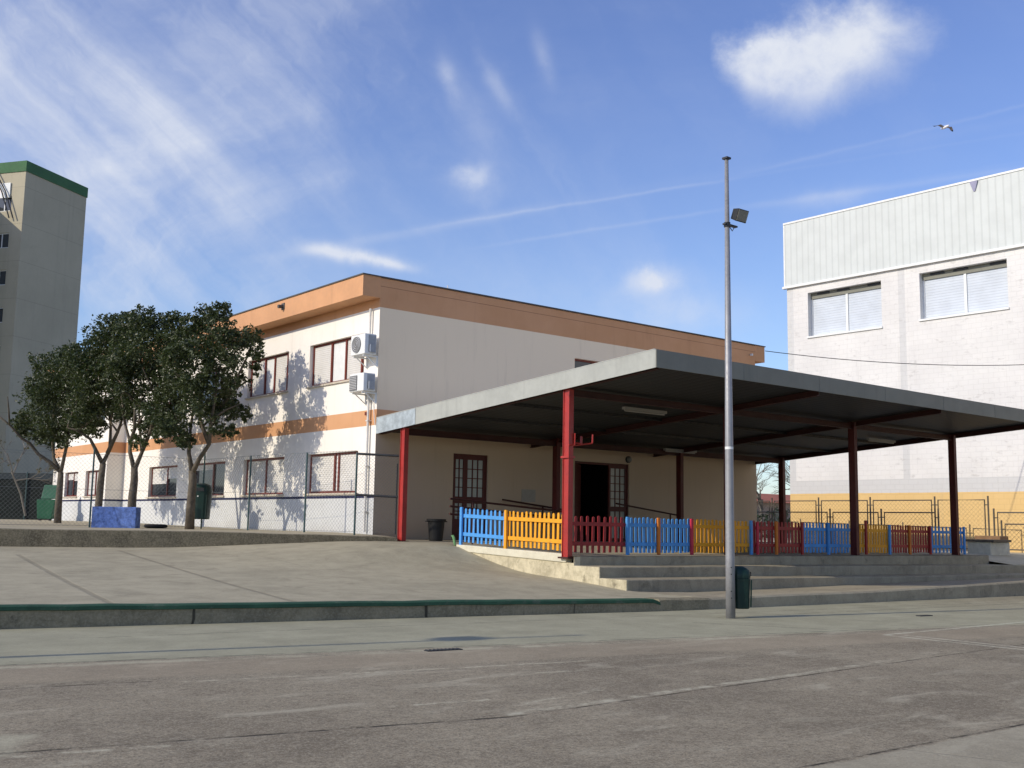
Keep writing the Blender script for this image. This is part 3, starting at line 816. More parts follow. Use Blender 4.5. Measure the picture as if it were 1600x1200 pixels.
for k, (a, b) in enumerate(zip(ys, ys[1:])):
    slab(mb, XL-.0, XL+.02, a+(.004 if k else 0), b, cb(a), ct(a), cb(b), ct(b), 1 if k == 2 else 0)
mb.box(XL-.012, XL+.0, 5.11, 5.20, cb(5.15)+.005, ct(5.15)-.005, 1)
slab(mb, XL-.004, XL+.03, YF+.02, YB, ct(YF)-.002, ct(YF)+.015, ct(YB)-.002, ct(YB)+.015, 0)
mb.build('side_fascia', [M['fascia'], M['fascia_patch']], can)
mb = MB(); mb.hexa([(XL, YF-.02, cb(YF)), (XRC, YF-.02, cb(YF)), (XRC, YF+.0, cb(YF)), (XL, YF+.0, cb(YF))], [(XL, YF-.02, ct(YF)), (XRC, YF-.02, ct(YF)), (XRC, YF+.0, ct(YF)), (XL, YF+.0, ct(YF))])
for i in range(1, 6): mb.box(XL+i*2.4, XL+i*2.4+.012, YF-.024, YF-.019, cb(YF), ct(YF))
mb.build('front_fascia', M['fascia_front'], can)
mb = MB(); slab(mb, XRC-.02, XRC, YF, YB, cb(YF), ct(YF), cb(YB), ct(YB)); mb.build('side_fascia', M['fascia_front'], can)
SP = 4.75
for row, y in (('f', 0.0), ('b', 5.73)):
    for k in range(4):
        x = k*SP; zb = {'f': sl(x, 0, -.075) if k else -.03, 'b': .14+sl(x, 0, -.07)}[row]
        zt = cb(y)+.05
        mb = MB(); hw, hd, tt = .06, .088, .011
        mb.box(x-hw, x+hw, y-hd, y-hd+tt*1.5, zb, zt); mb.box(x-hw, x+hw, y+hd-tt*1.5, y+hd, zb, zt)
        mb.box(x-hw+.018, x+hw-.018, y-hd+tt*1.5, y+hd-tt*1.5, zb, zt)
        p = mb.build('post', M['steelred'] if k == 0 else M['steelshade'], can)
        mb = MB(); mb.box(x-.11, x+.11, y-.14, y+.14, zb-.02, zb+.012); mb.build('base_plate', M['beamred'], p)
def beam(a, b, h=.13, w_=.10):
    mb = MB(); a, b = Vector(a), Vector(b)
    mb.bar(a+Vector((0, 0, h/2-.006)), b+Vector((0, 0, h/2-.006)), w_, .012); mb.bar(a-Vector((0, 0, h/2-.006)), b-Vector((0, 0, h/2-.006)), w_, .012); mb.bar(a, b, .012, h-.024)
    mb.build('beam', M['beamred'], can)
beam((.08, 0, cb(0)-.055), (3*SP-.08, 0, cb(0)-.055), .13)
beam((.08, 5.73, cb(5.73)-.075), (3*SP-.08, 5.73, cb(5.73)-.075), .15)
for k in range(4):
    x = k*SP
    for y0, y1 in ((YF+.06, -.11), (.11, 5.62), (5.84, YB-.02)):
        dz = .05 if k == 0 else -.01
        beam((x, y0, cb(y0)+dz), (x, y1, cb(y1)+dz), .12)
for y in (2.0, 3.9):
    mb = MB(); mb.bar((.1, y, cb(y)+.03), (XRC-.1, y, cb(y)+.03), .06, .06); mb.build('purlin', M['deck'], can)
# folded bracket on the front-left post
mb = MB()
mb.tube([(.075, -.02, 2.16), (.30, -.03, 2.16), (.31, -.03, 2.30)], .016, 6); mb.tube([(.075, .03, 2.10), (.62, .02, 2.18), (.66, .02, 2.19), (.67, .02, 2.36)], .016, 6)
mb.tube([(.38, .02, 2.14), (.38, .02, 2.30)], .014, 6); mb.tube([(-.08, -.11, 2.11), (.08, -.11, 2.11)], .014, 6); mb.tube([(.07, -.11, 2.11), (.07, -.12, 2.34)], .016, 6)
mb.box(-.085, .085, -.115, .115, 1.86, 1.90)
tag(mb.build('steel_bracket', M['steelred']), 'red folded steel bracket clamped high on the sunlit corner post', 'bracket')
for i, (x, y, lab) in enumerate(((3.13, .98, 'fluorescent batten on the canopy ceiling nearest the left front post'), (9.4, 5.62, 'fluorescent batten deep under the canopy near the rear beam'), (13.0, 1.4, 'fluorescent batten at the far right of the canopy ceiling'))):
    t = thing('ceiling_light', lab, 'light', (x, y, cb(y)-.075+.0), 'fluorescent battens under the canopy')
    mb = MB(); mb.box(-.66, .66, -.045, .045, .03, .09); mb.build('housing', M['tube_white'], t)
    mb = MB(); mb.tube([(-.62, 0, .010), (.62, 0, .010)], .017, 8); mb.build('tube', M['tube_white'], t)

# ------------------------------------------------------------------ picket fences
FC = {'blue': mat('blue_fence_paint', (.075, .30, .66), .10, 5, .6, dirt=(.12, .22, .36), dirt_amt=.6, streak=.3),
      'yellow': mat('yellow_fence_paint', (.76, .34, .018), .09, 5, .6, dirt=(.42, .22, .04), dirt_amt=.6, streak=.3),
      'red': mat('red_fence_paint', (.30, .022, .024), .12, 3, .5, dirt=(.14, .02, .02), dirt_amt=.4),
      'pink': mat('crimson_fence_paint', (.50, .022, .055), .1, 4, .5), 'orange': mat('orange_fence_paint', (.58, .17, .02), .1, 4, .5)}
def panel(a, b, za, zb, n, colr, label, posts=(), grp='painted picket fence panels'):
    a, b = Vector((*a, za)), Vector((*b, zb)); U = (b-a); L = U.length; U /= L; H = Vector((U.x, U.y, 0)).normalized(); N = Vector((H.y, -H.x, 0))
    t = wthing('picket_fence', label, 'fence', a, grp)
    fr = lambda u_, z, d=0: a+U*u_+Vector((0, 0, z))-N*d
    mb = MB(); pw = .062
    for i in range(n):
        c = L*(i+.5)/n+random.uniform(-.005, .005); z1 = .765+random.uniform(-.012, .012); z0 = .045+random.uniform(-.01, .01); lean = random.uniform(-.011, .011)
        poly = [(c-pw/2-lean, z0), (c+pw/2-lean, z0), (c+pw/2+lean, z1-.03), (c+pw*.36+lean, z1-.008), (c+lean, z1), (c-pw*.36+lean, z1-.008), (c-pw/2+lean, z1-.03)]
        mb.prism(poly, fr, 0, .018)
    mb.build('pickets', FC[colr], t)
    for z in (.18, .57):
        mb = MB()
        mb.hexa([fr(.0, z, -.025), fr(L, z, -.025), fr(L, z, -.001), fr(0, z, -.001)], [fr(0, z+.075, -.025), fr(L, z+.075, -.025), fr(L, z+.075, -.001), fr(0, z+.075, -.001)])
        mb.build('rail', FC[colr], t)
    for f_, pc, hh in posts:
        mb = MB(); u0 = L*f_
        for s0, s1 in ((-.055, hh),):
            mb.hexa([fr(u0-.038, s0, -.036), fr(u0+.038, s0, -.036), fr(u0+.038, s0, -.027), fr(u0-.038, s0, -.027)] if False else
                    [fr(u0-.038, s0, -.075), fr(u0+.038, s0, -.075), fr(u0+.038, s0, -.027), fr(u0-.038, s0, -.027)],
                    [fr(u0-.038, s1, -.075), fr(u0+.038, s1, -.075), fr(u0+.038, s1, -.027), fr(u0-.038, s1, -.027)])
        mb.build('fence_post', FC[pc], t, bevel=.008)
panel((.055, 3.42), (.055, 1.93), .135, .085, 10, 'blue', 'sunlit light blue picket panel at the top of the slope by the bin', [(.0, 'blue', .79)])
panel((.055, 1.90), (.055, .13), .085, .045, 13, 'yellow', 'sunlit yellow picket panel left of the front red post', [(.01, 'yellow', .78)])
Yf = .32
def fz_(x): return .006+sl(x, 0, -.07)
fr_panels = [(.12, 1.86, 'red', 'dark red picket panel right of the sunlit corner post', [], 11), (1.88, 3.86, 'blue', 'shaded blue picket panel with an orange middle post', [(.01, 'blue', .77), (.47, 'orange', .77), (.99, 'pink', .77)], 16),
    (3.90, 5.80, 'yellow', 'shaded amber picket panel behind the tall lamp post', [], 15), (5.84, 7.76, 'red', 'dark red picket panel right of the lamp post with see-through gaps', [(.0, 'blue', .77), (.12, 'pink', .74), (.48, 'orange', .77), (.99, 'red', .77)], 15),
    (7.82, 9.76, 'blue', 'shaded blue picket panel left of the third front post', [(.5, 'blue', .77)], 15), (9.80, 11.50, 'yellow', 'dark amber picket panel right of the third front post', [(.35, 'red', .86), (.98, 'blue', .77)], 14),
    (11.54, 13.49, 'red', 'dark red picket panel near the far right front post', [(.45, 'orange', .77), (.97, 'red', .77)], 16), (13.53, 15.25, 'blue', 'blue picket panel at the right end of the fence', [(.98, 'blue', .77)], 9)]
for x0, x1, c, lab, ps, n_ in fr_panels:
    panel((x0, Yf), (x1, Yf), fz_(x0), fz_(x1), n_, c, lab, ps)

# handrails of the entrance ramp
def rail_set(label, pts, zs, posts):
    t = wthing('handrail', label, 'handrail', pts[0])
    for dz in zs:
        mb = MB(); q = [Vector(p)+Vector((0, 0, dz)) for p in pts]; mb.tube(q, .024, 8); mb.build('rail', M['beamred'], t)
    for p in posts:
        mb = MB(); p = Vector(p); mb.tube([p, (p.x, p.y, .1)], .022, 8); mb.build('post', M['beamred'], t)
rail_set('three-bar dark red handrail in front of the left glazed door', [(.25, 4.2, 1.12), (3.6, 4.2, .90)], (0, -.17, -.34), [(.9, 4.2, 1.08), (3.4, 4.2, .91)])
rail_set('dark red handrail sloping along the wall below the notice', [(3.62, 6.55, 1.20), (5.9, 6.55, .97)], (0,), [(5.0, 6.55, 1.06)])
rail_set('dark handrail sloping down from the open door', [(7.4, 6.2, 1.19), (10.0, 6.2, .90)], (0,), [(9.6, 6.2, .95)])

# black bin by the wall
t = thing('trash_can', 'black plastic tub with flared rim and handles beside the left red post', 'bin', (1.12, 5.95, .145))
mb = MB(); mb.lathe([(.16, 0), (.165, .02), (.205, .46), (.235, .47), (.24, .52), (.22, .525), (.20, .50), (.155, .05)], n=24); mb.build('tub', M['black_plastic'], t, smooth=False)
for s_ in (-1, 1):
    mb = MB(); mb.tube([(s_*.235, -.05, .47), (s_*.285, -.04, .46), (s_*.285, .04, .46), (s_*.235, .05, .47)], .013, 6); mb.build('handle', M['black_plastic'], t)
mb = MB(); mb.tube([(.0, 3.75, .30), (-.03, 3.66, .30), (-.05, 3.60, .25), (-.05, 3.57, .16), (-.05, 3.56, .10)], [.02, .03, .035, .03, .02], 8)
tag(mb.build('hose', mat('green_hose', (.12, .25, .10), .15, 5, .5)), 'short green hose bent over at the end of the blue pickets', 'hose')

# ------------------------------------------------------------------ lamp post with floodlight and bin
PX, PY = -1.02, -4.80
def lamp_post(label, x, y, rz, group):
    t = thing('lamp_post', label, 'lamp post', (x, y, GZ), group, rz)
    mb = MB(); mb.tube([(0, 0, 0), (0, 0, .9), (0, 0, 2.5), (0, 0, 7.10)], [.071, .069, .062, .030], 20); mb.build('pole', M['galv'], t, smooth=True)
    mb = MB(); mb.box(-.05, .05, -.05, .05, 7.095, 7.125); mb.build('cap', M['dark_metal'], t)
    mb = MB()
    for a_, zz_ in ((-.5, .30), (-.5, .40), (-.5, .65), (-.5, .75)): 
        mb.tube([(.066*math.cos(R(232)), .066*math.sin(R(232)), zz_), (.0715*math.cos(R(232)), .0715*math.sin(R(232)), zz_)], .010, 8)
    mb.build('bolt_hole', M['dark_metal'], t)
    return t
lp = lamp_post('tall tapered grey metal lamp post with one floodlight in front of the steps', PX, PY, 0, None)
mb = MB(); mb.tube([(0, 0, 2.52), (0, 0, 2.56)], .0635, 20, caps=False); mb.build('sticker', M['white_metal'], lp)
fl = MB(); dirn = Vector((-.02, -.93, -.36)).normalized(); sdv = dirn.cross(Vector((0, 0, 1))).normalized(); upv = sdv.cross(dirn)
fc = Vector((.17, -.10, 6.20))
fl.hexa([fc-sdv*.095-upv*.08+dirn*-.07, fc+sdv*.095-upv*.08+dirn*-.07, fc+sdv*.125-upv*.10+dirn*.07, fc-sdv*.125-upv*.10+dirn*.07], [fc-sdv*.095+upv*.08+dirn*-.07, fc+sdv*.095+upv*.08+dirn*-.07, fc+sdv*.125+upv*.10+dirn*.07, fc-sdv*.125+upv*.10+dirn*.07])
fo = fl.build('floodlight', M['dark_metal'], lp, bevel=.008)
mb = MB(); mb.obox(fc+dirn*.074, sdv*.11, upv*.085, dirn*.004); mb.build('lens', M['glass_lamp'], fo)
mb = MB(); mb.box(-.075, .22, -.03, .03, 6.025, 6.05); mb.tube([(0, 0, 6.00), (0, 0, 6.07)], .052, 14); mb.tube([(.05, 0, 6.02), (.10, -.02, 5.95), (.14, -.03, 6.02)], .008, 5); mb.build('bracket', M['dark_metal'], fo)
lp2 = lamp_post('tall grey lamp post at the left of the playground throwing a long shadow', -17.3, -2.95, .4, None)
mb = MB(); mb.box(.03, .33, -.16, .16, 6.05, 6.3); mb.build('floodlight', M['dark_metal'], lp2)

def litter_bin(label, loc, rz, w_, h_, d_):
    t = thing('litter_bin', label, 'litter bin', loc, None, rz)
    mb = MB()
    def section(z, k, dd=0): 
        r_ = []
        for i in range(16):
            a_ = 2*math.pi*i/16; c_, s_ = math.cos(a_), math.sin(a_)
            r_.append((math.copysign(abs(c_)**.55, c_)*w_/2*k, math.copysign(abs(s_)**.55, s_)*d_/2*k+dd, z))
        return r_
    secs = [section(0, .82), section(.02*h_, .88), section(.70*h_, 1.0), section(.72*h_, 1.0)]
    base = len(mb.v)
    for s_ in secs: mb.v += s_
    for i in range(len(secs)-1):
        for k in range(16): mb.f.append((i*16+k, i*16+(k+1) % 16, (i+1)*16+(k+1) % 16, (i+1)*16+k)); mb.mi.append(0)
    mb.f.append(tuple(range(15, -1, -1))); mb.mi.append(0); mb.f.append(tuple(48+k for k in range(16))); mb.mi.append(0)
    mb.build('body', M['dark_green_plastic'], t, bevel=.004)
    mb = MB(); secs = [section(.725*h_, 1.03), section(.80*h_, 1.04), section(.90*h_, .95), section(.96*h_, .74, .02), section(1.0*h_, .35, .03)]
    for s_ in secs: mb.v += s_
    for i in range(4):
        for k in range(16): mb.f.append((i*16+k, i*16+(k+1) % 16, (i+1)*16+(k+1) % 16, (i+1)*16+k)); mb.mi.append(0)
    mb.f.append(tuple(64+k for k in range(16))); mb.mi.append(0)
    mb.build('hood', M['dark_green_plastic'], t, smooth=True)
    mb = MB(); mb.box(-w_*.30, w_*.30, -d_*.53, -d_*.50, .77*h_, .87*h_); mb.build('opening', M['black_plastic'], t)
    mb = MB(); mb.box(-.018, .018, -d_/2-.012, -d_/2-.002, .62*h_, .62*h_+.03); mb.build('emblem', M['white_metal'], t)
    mb = MB()
    for s_ in (-1, 1): mb.bar((s_*w_*.40, -d_*.46, .05*h_), (s_*w_*.43, -d_*.50, .68*h_), .018, .018)
    mb.build('ridge', M['dark_green_plastic'], t)
    mb = MB(); mb.box(-.03, .03, d_/2-.01, d_/2+.06, .2*h_, .8*h_); mb.build('mount', M['dark_metal'], t)
    return t
litter_bin('dark green litter bin strapped to the right of the lamp post', (PX+.235, PY-.01, -.615), R(62), .23, .63, .25)

# ------------------------------------------------------------------ chain-link fences
def diamond(mb, a, b, z0, z1, sp=.11, r=.0022):
    a, b = Vector(a), Vector(b); L = (b-a).length; U = (b-a)/L; H = z1-z0; n = int((L+H)/sp)
    for i in range(n+1):
        s = i*sp
        for sg in (0, 1):
            u0, w0 = s, 0.0; u1, w1 = s-H, H
            if u0 > L: w0 = u0-L; u0 = L
            if u1 < 0: w1 = H+u1; u1 = 0.0
            if w0 >= w1: continue
            if sg: u0, u1 = L-u0, L-u1
            mb.tube([a+U*u0+Vector((0, 0, z0+w0)), a+U*u1+Vector((0, 0, z0+w1))], r, 3, caps=False)
def cl_fence(label, pts, h, mp, mw, sp=.11, toprail=False, r=.0022, pr=.024):
    t = wthing('chain_link_fence', label, 'fence', pts[0][:3])
    for p in pts:
        mb = MB(); x, y, z = p[:3]; hh = p[3] if len(p) > 3 else h
        mb.tube([(x, y, z-.05), (x, y, z+hh)], pr, 8); mb.build('post', mp, t)
    mb = MB()
    for p, q in zip(pts, pts[1:]):
        z0 = min(p[2], q[2])+.03; diamond(mb, (p[0], p[1], 0), (q[0], q[1], 0), z0, z0+h-.08, sp, r)
    mb.build('mesh', mw, t)
    mb = MB()
    for p, q in zip(pts, pts[1:]):
        zs = [.05, h*.5, h-.06] if not toprail else [.05]
        for z in zs: mb.tube([(p[0], p[1], p[2]+z), (q[0], q[1], q[2]+z)], .004, 4)
        if toprail: mb.tube([(p[0], p[1], p[2]+h-.03), (q[0], q[1], q[2]+h-.03)], .024, 6)
    mb.build('line_wire', mw, t)
    return t
cl_fence('tall chain-link fence on dark green posts along the terrace before the trees', [(-.78, 6.55, .29, 1.9), (-1.15, 8.3, .29, 1.95), (-1.40, 10.9, .295, 1.95), (-1.46, 13.75, .30, 2.3), (-4.50, 13.85, .30, 2.1), (-9.0, 14.1, .30, 2.1), (-14, 14.4, .3, 2.1), (-20, 14.8, .3, 2.1)], 2.0, M['pole_green'], M['wire'])
t = wthing('fence_gate', 'narrow wire mesh gate panel between the school corner and the left red post', 'gate', (-.78, 6.55, .29))
A, B = Vector((-.78, 6.55, .27)), Vector((-.06, 5.86, .24))
mb = MB()
for z in (.93, 1.89): mb.tube([A+Vector((0, 0, z)), B+Vector((0, 0, z-.01))], .028, 8)
mb.tube([B+Vector((-.02, .02, .05)), B+Vector((-.02, .02, 1.7))], .016, 6)
mb.build('gate_frame', M['dark_metal'], t)
mb = MB(); diamond(mb, (A.x, A.y, 0), (B.x, B.y, 0), .32, 2.13, .08); mb.build('mesh', M['wire'], t)
litter_bin('large dark green bin on a post behind the rightmost tree trunk', (-1.62, 13.50, .56), R(-42), .56, 1.0, .5)

# blue block and tyre on the terrace
mb = MB(); c0, c1 = at(141.5, 827, 28.4), at(211.5, 827, 28.4); U = Vector((RT.x, RT.y, 0)).normalized(); Nn = Vector((-U.y, U.x, 0))
cc_ = (c0+c1)/2; mb.obox(Vector((cc_.x, cc_.y, .565))+Nn*.18, U*(c1-c0).length/2, Nn*.18, Vector((0, 0, .285)))
tag(mb.build('concrete_bench', mat('speckled_blue_paint', (.10, .17, .42), .55, 10, .8, bmp=.3, dirt=(.20, .26, .45), dirt_amt=.7), bevel=.02), 'speckled blue painted block standing on the terrace below the trees', 'bench')
t = thing('tyre', 'old black tyre lying on the terrace right of the blue block', 'tyre', (-2.72, 13.85, .30))
mb = MB(); mb.lathe([(.17, .01), (.22, .0), (.29, .01), (.32, .05), (.29, .095), (.22, .105), (.17, .095), (.175, .05)], n=28); mb.build('tread', M['rubber'], t, smooth=True)

# ------------------------------------------------------------------ trees
def leaf_cloud(mb, c, r, n, sub=26, size=.105, squash=.88):
    centers = []
    for _ in range(sub):
        while True:
            q = Vector((random.uniform(-1, 1), random.uniform(-1, 1), random.uniform(-1, 1)))
            if .15 < q.length < 1: break
        q *= (.55+.5*random.random())
        centers.append(c+Vector((q.x*r, q.y*r, q.z*r*squash)))
    per = max(4, n//sub)
    for cc in centers:
        rr = r*random.uniform(.12, .27)
        for _ in range(per):
            p = cc+Vector((random.gauss(0, 1), random.gauss(0, 1), random.gauss(0, .8)))*rr*.62
            a_ = Vector((random.gauss(0, 1), random.gauss(0, 1), random.gauss(-.25, .7))).normalized()
            b_ = a_.cross(Vector((random.gauss(0, 1), random.gauss(0, 1), random.gauss(0, 1)))).normalized()
            s = size*random.uniform(.5, 1.35); wd = s*.25; nrm = a_.cross(b_)*s*.10
            mb.face([p-a_*s*.5, p+b_*wd+nrm, p+a_*s*.5, p-b_*wd+nrm])
def tree(label, trunk, limbs, clumps, depth, rad, nleaf=1080, seed=1):
    random.seed(seed)
    base = at(*trunk[0], depth)
    t = wthing('tree', label, 'tree', base, 'round topped evergreen trees on the terrace')
    mb = MB(); pts = [at(x, y, depth) for x, y in trunk]; pts[0] = Vector((pts[0].x, pts[0].y, min(pts[0].z, .3)))
    mb.tube(pts, [rad*(1.0-.28*i/(len(pts)-1)) for i in range(len(pts))], 10)
    tips = []
    for L, dz in limbs:
        n_ = len(L); q = [at(x, y, depth+dz*i/(n_-1)) for i, (x, y) in enumerate(L)]
        mb.tube(q, [rad*(.56-.36*i/(n_-1)) for i in range(n_)], 8); tips.append(q[-1])
        for _ in range(3):
            i = random.randint(max(1, n_-2), n_-1); e = q[i]+Vector((random.uniform(-.7, .7), random.uniform(-.7, .7), random.uniform(.2, .9)))
            mb.tube([q[i], (q[i]+e)/2+Vector((0, 0, .05)), e], [rad*.28, rad*.2, rad*.1], 5)
    mb.build('trunk', M['bark'], t, smooth=True)
    lv = MB()
    for x, y, r in clumps:
        rr = r*1.27*depth/FPX; c = at(x, y, depth+random.uniform(-.75, .75))
        leaf_cloud(lv, c, rr, int(nleaf*(rr/.75)**2)+60, max(10, int(64*(rr/.75)**1.5)))
        # second layer further in depth so the crown is round, not a card
        c2 = at(x+random.uniform(-6, 6), y+random.uniform(-6, 6), depth+random.choice((-1, 1))*random.uniform(.6, 1.1))
        leaf_cloud(lv, c2, rr*.85, int(nleaf*.33*(rr/.75)**2)+30, max(8, int(22*(rr/.75)**1.5)))
    lv.build('crown', M['leaf'], t)
    return t
tree('leftmost evergreen tree with a long bare limb reaching left', [(90, 816), (92, 780), (94, 755), (95, 738)],
     [([(95, 738), (84, 716), (82, 690), (84, 640)], .4), ([(95, 738), (103, 702), (107, 680), (116, 640)], -.4), ([(93, 736), (78, 722), (60, 710), (46, 692), (35, 686), (15, 664), (-4, 648)], -.8)],
     [(75, 590, 30), (98, 570, 34), (66, 625, 30), (100, 620, 38), (48, 655, 24), (80, 662, 32), (110, 668, 26), (60, 600, 20), (38, 672, 13), (98, 690, 14), (125, 650, 22), (128, 602, 26), (60, 566, 15), (78, 690, 14), (56, 680, 14), (30, 655, 12), (118, 562, 22), (108, 600, 22)], 34.0, .115, seed=3)
tree('second evergreen tree from the left with trunk rising behind the blue block', [(152, 816), (154, 790), (158, 748), (161, 724)],
     [([(160, 724), (149, 702), (141, 686), (122, 673), (106, 668)], -.6), ([(161, 724), (172, 700), (173, 664), (164, 610)], .4), ([(168, 708), (184, 675), (196, 640)], -.3)],
     [(148, 545, 30), (128, 572, 32), (165, 525, 30), (186, 520, 28), (150, 590, 36), (180, 575, 34), (130, 622, 30), (165, 630, 32), (150, 665, 22), (120, 655, 22), (190, 640, 22), (112, 552, 20), (200, 548, 28), (172, 502, 15), (140, 640, 26), (196, 505, 18), (206, 522, 22), (112, 590, 22)], 32.2, .12, seed=5)
tree('third evergreen tree from the left with a four-limbed fork', [(205, 812), (207, 775), (210, 750), (210, 730)],
     [([(209, 731), (203, 706), (203, 690), (196, 665), (190, 620)], .5), ([(203, 692), (210, 672), (211, 630)], -.5), ([(212, 730), (222, 706), (219, 680), (217, 636)], .3), ([(222, 704), (236, 672), (241, 620)], -.4), ([(236, 674), (252, 662), (268, 660)], -.3)],
     [(224, 496, 22), (206, 510, 24), (240, 512, 22), (235, 545, 36), (205, 560, 32), (265, 525, 26), (225, 595, 36), (262, 580, 36), (205, 630, 30), (245, 635, 30), (280, 555, 26), (275, 625, 24), (228, 665, 20), (186, 600, 24), (250, 660, 22), (268, 650, 20), (215, 690, 14), (280, 502, 16), (287, 528, 22), (268, 500, 14), (190, 575, 26)], 30.2, .125, seed=9)
tree('rightmost evergreen tree nearest the school corner, with the bin behind its trunk', [(296, 828), (298, 790), (301, 755), (300, 735)],
     [([(300, 736), (295, 708), (297, 675), (306, 610)], .4), ([(301, 738), (312, 716), (327, 694), (331, 655), (342, 580)], -.5), ([(327, 692), (316, 668), (308, 640)], .3), ([(331, 660), (356, 620), (385, 560)], .4)],
     [(347, 487, 19), (330, 492, 15), (306, 512, 26), (285, 530, 26), (340, 520, 30), (366, 525, 26), (392, 530, 20), (402, 552, 13), (398, 575, 11), (310, 555, 34), (350, 560, 32), (325, 600, 32), (362, 596, 24), (290, 600, 30), (345, 632, 26), (300, 640, 28), (270, 665, 22), (288, 685, 16), (368, 640, 16), (386, 648, 10), (340, 665, 20), (362, 672, 10), (250, 680, 13), (272, 560, 24), (265, 600, 24), (318, 496, 18), (262, 668, 20), (290, 692, 13), (246, 650, 18), (330, 640, 22)], 28.2, .125, seed=12)
random.seed(77)
def twigs(mb, p, d, L, r, depth, spread=.55):
    e = p+d*L; m_ = p+d*L*.5+Vector((random.uniform(-1, 1), random.uniform(-1, 1), random.uniform(-.3, .6)))*L*.07
    mb.tube([p, m_, e], [r, r*.85, r*.65], 5 if depth > 1 else 4, caps=False)
    if depth == 0: return
    for _ in range(3 if depth > 1 else 4):
        nd = (d+Vector((random.gauss(0, 1), random.gauss(0, 1), random.gauss(.15, .7)))*spread).normalized()
        twigs(mb, p+(e-p)*random.uniform(.55, 1), nd, L*random.uniform(.55, .8), r*.55, depth-1, spread)
def bare_tree(label, base, h, lean, r, depth=4, leaves=0):
    t = thing('bare_tree', label, 'tree', base)
    mb = MB(); twigs(mb, Vector((0, 0, 0)), (Vector((0, 0, 1))+Vector(lean)).normalized(), h, r, depth); mb.build('trunk', M['bark_pale'], t)
    if leaves:
        lv = MB(); vs = [Vector(q) for q in mb.v if q[2] > h*.9]
        for _ in range(leaves):
            c = random.choice(vs); leaf_cloud(lv, c, .22, 10, 2, .10)
        lv.build('crown', M['yellowleaf'], t)
bare_tree('thin bare tree with a few yellowed leaves at the left edge below the tower', at(40, 806, 43.5), 1.9, (-.35, .1, 0), .05, 4, 60)
bare_tree('leafless tree behind the school seen right of its corner', (43.2, 29.0, -.2), 2.6, (.0, .05, 0), .13, 5)
bare_tree('leafless tree farther right behind the school, partly hidden by a post', (47.0, 28.0, -.2), 3.2, (-.25, .05, 0), .14, 5)

# ------------------------------------------------------------------ left background: tower block, screened fence, cabinet
M['tower'] = conc_mat('tower_render', (.40, .365, .305), (.47, .43, .36), (.33, .30, .25), .35, sc=.12, bm=.1)
_nt = M['tower'].node_tree; _g = G(_nt); _b = _nt.nodes['Principled BSDF']
_l = _b.inputs['Base Color'].links[0]; _old = X(_g, _l.from_socket)
_z = _g.sep(_g.pos())[2]
_fj = _g.ss((_g.m('FRACT', (_z+.6)/2.95)-.5).abs(), .488, .5)
_vs = _g.noise(_g.comb(_g.sep(_g.pos())[0]*1.2, _g.sep(_g.pos())[1]*1.2, _z*.04), 1.3, 5, .65)
_c = _g.mix(_fj*.35, _old, (.16, .145, .12)); _c = _g.mix(_g.ss(_vs, .5, .8)*.28, _c, (.20, .185, .15))
_g.put(_b.inputs['Base Color'], _c)
M['towergreen'] = mat('green_parapet_paint', (.06, .145, .065), .15, .6, .8)
DP = 84.0; tc = at(42, 251, DP); ang = R(34.2); U = Vector((math.cos(ang), math.sin(ang), 0)); Vn = Vector((-U.y, U.x, 0))
tz = tc.z; tw = wthing('tower_block', 'tall plain grey apartment tower with green parapet at the left edge', 'building', (tc.x, tc.y, .3))
W_, L_ = 7.1, 20.0
FT = Frame((tc.x, tc.y, 0), Vn, -U); 
wins = []
for k in range(9):
    zt = tz-3.75-k*2.95
    wins += [(1.15, 2.6, zt-.2, zt+1.0), (5.6, 7.1, zt-.2, zt+1.0)]
mb = MB(); FT.wall(mb, 0, L_, -.5, tz-.85, wins, .2)
p = [Vector((tc.x, tc.y, 0)), Vector((tc.x, tc.y, 0))+U*W_, Vector((tc.x, tc.y, 0))+U*W_+Vn*L_, Vector((tc.x, tc.y, 0))+Vn*L_]
Z = lambda q, z: (q.x, q.y, z)
for a, b in ((0, 1), (1, 2), (2, 3)): mb.face([Z(p[a], -.5), Z(p[b], -.5), Z(p[b], tz-.85), Z(p[a], tz-.85)])
mb.build('wall', M['tower'], tw)
mb = MB(); o = .06
pp = [p[0]-U*o-Vn*o, p[1]+U*o-Vn*o, p[2]+U*o+Vn*o, p[3]-U*o+Vn*o]
mb.hexa([Z(q, tz-.85) for q in pp], [Z(q, tz) for q in pp]); mb.build('parapet', M['towergreen'], tw)
for a, b, c, e in wins:
    mb = MB(); FT.box(mb, a, b, c, c+.07, .1, .19); FT.box(mb, a, b, e-.07, e, .1, .19); FT.box(mb, a, a+.07, c+.07, e-.07, .1, .19); FT.box(mb, b-.07, b, c+.07, e-.07, .1, .19); FT.box(mb, (a+b)/2-.04, (a+b)/2+.04, c+.07, e-.07, .1, .19)
    f_ = mb.build('window', M['white_metal'], tw); mb = MB(); FT.box(mb, a+.07, b-.07, c+.07, e-.07, .14, .18); mb.build('pane', M['glass'], f_)
mb = MB(); FT.box(mb, 3.2, 11, -.5, tz-3.2, -9, -.01); mb.build('projecting_wing', M['tower'], tw)
mb = MB()
for u_ in (2.0, 2.35): mb.tube([FT(u_+.8, tz-.6, -.25), FT(u_-.4, tz-2.4, -.25), FT(u_-1.3, tz-4.6, -.25)], .05, 6)
mb.build('roof_pipe', M['dark_metal'], tw)
mb = MB(); FT.box(mb, 1.3, 2.3, tz-2.9, tz-1.7, -.10, -.02); mb.build('sign_plate', M['white_metal'], tw)

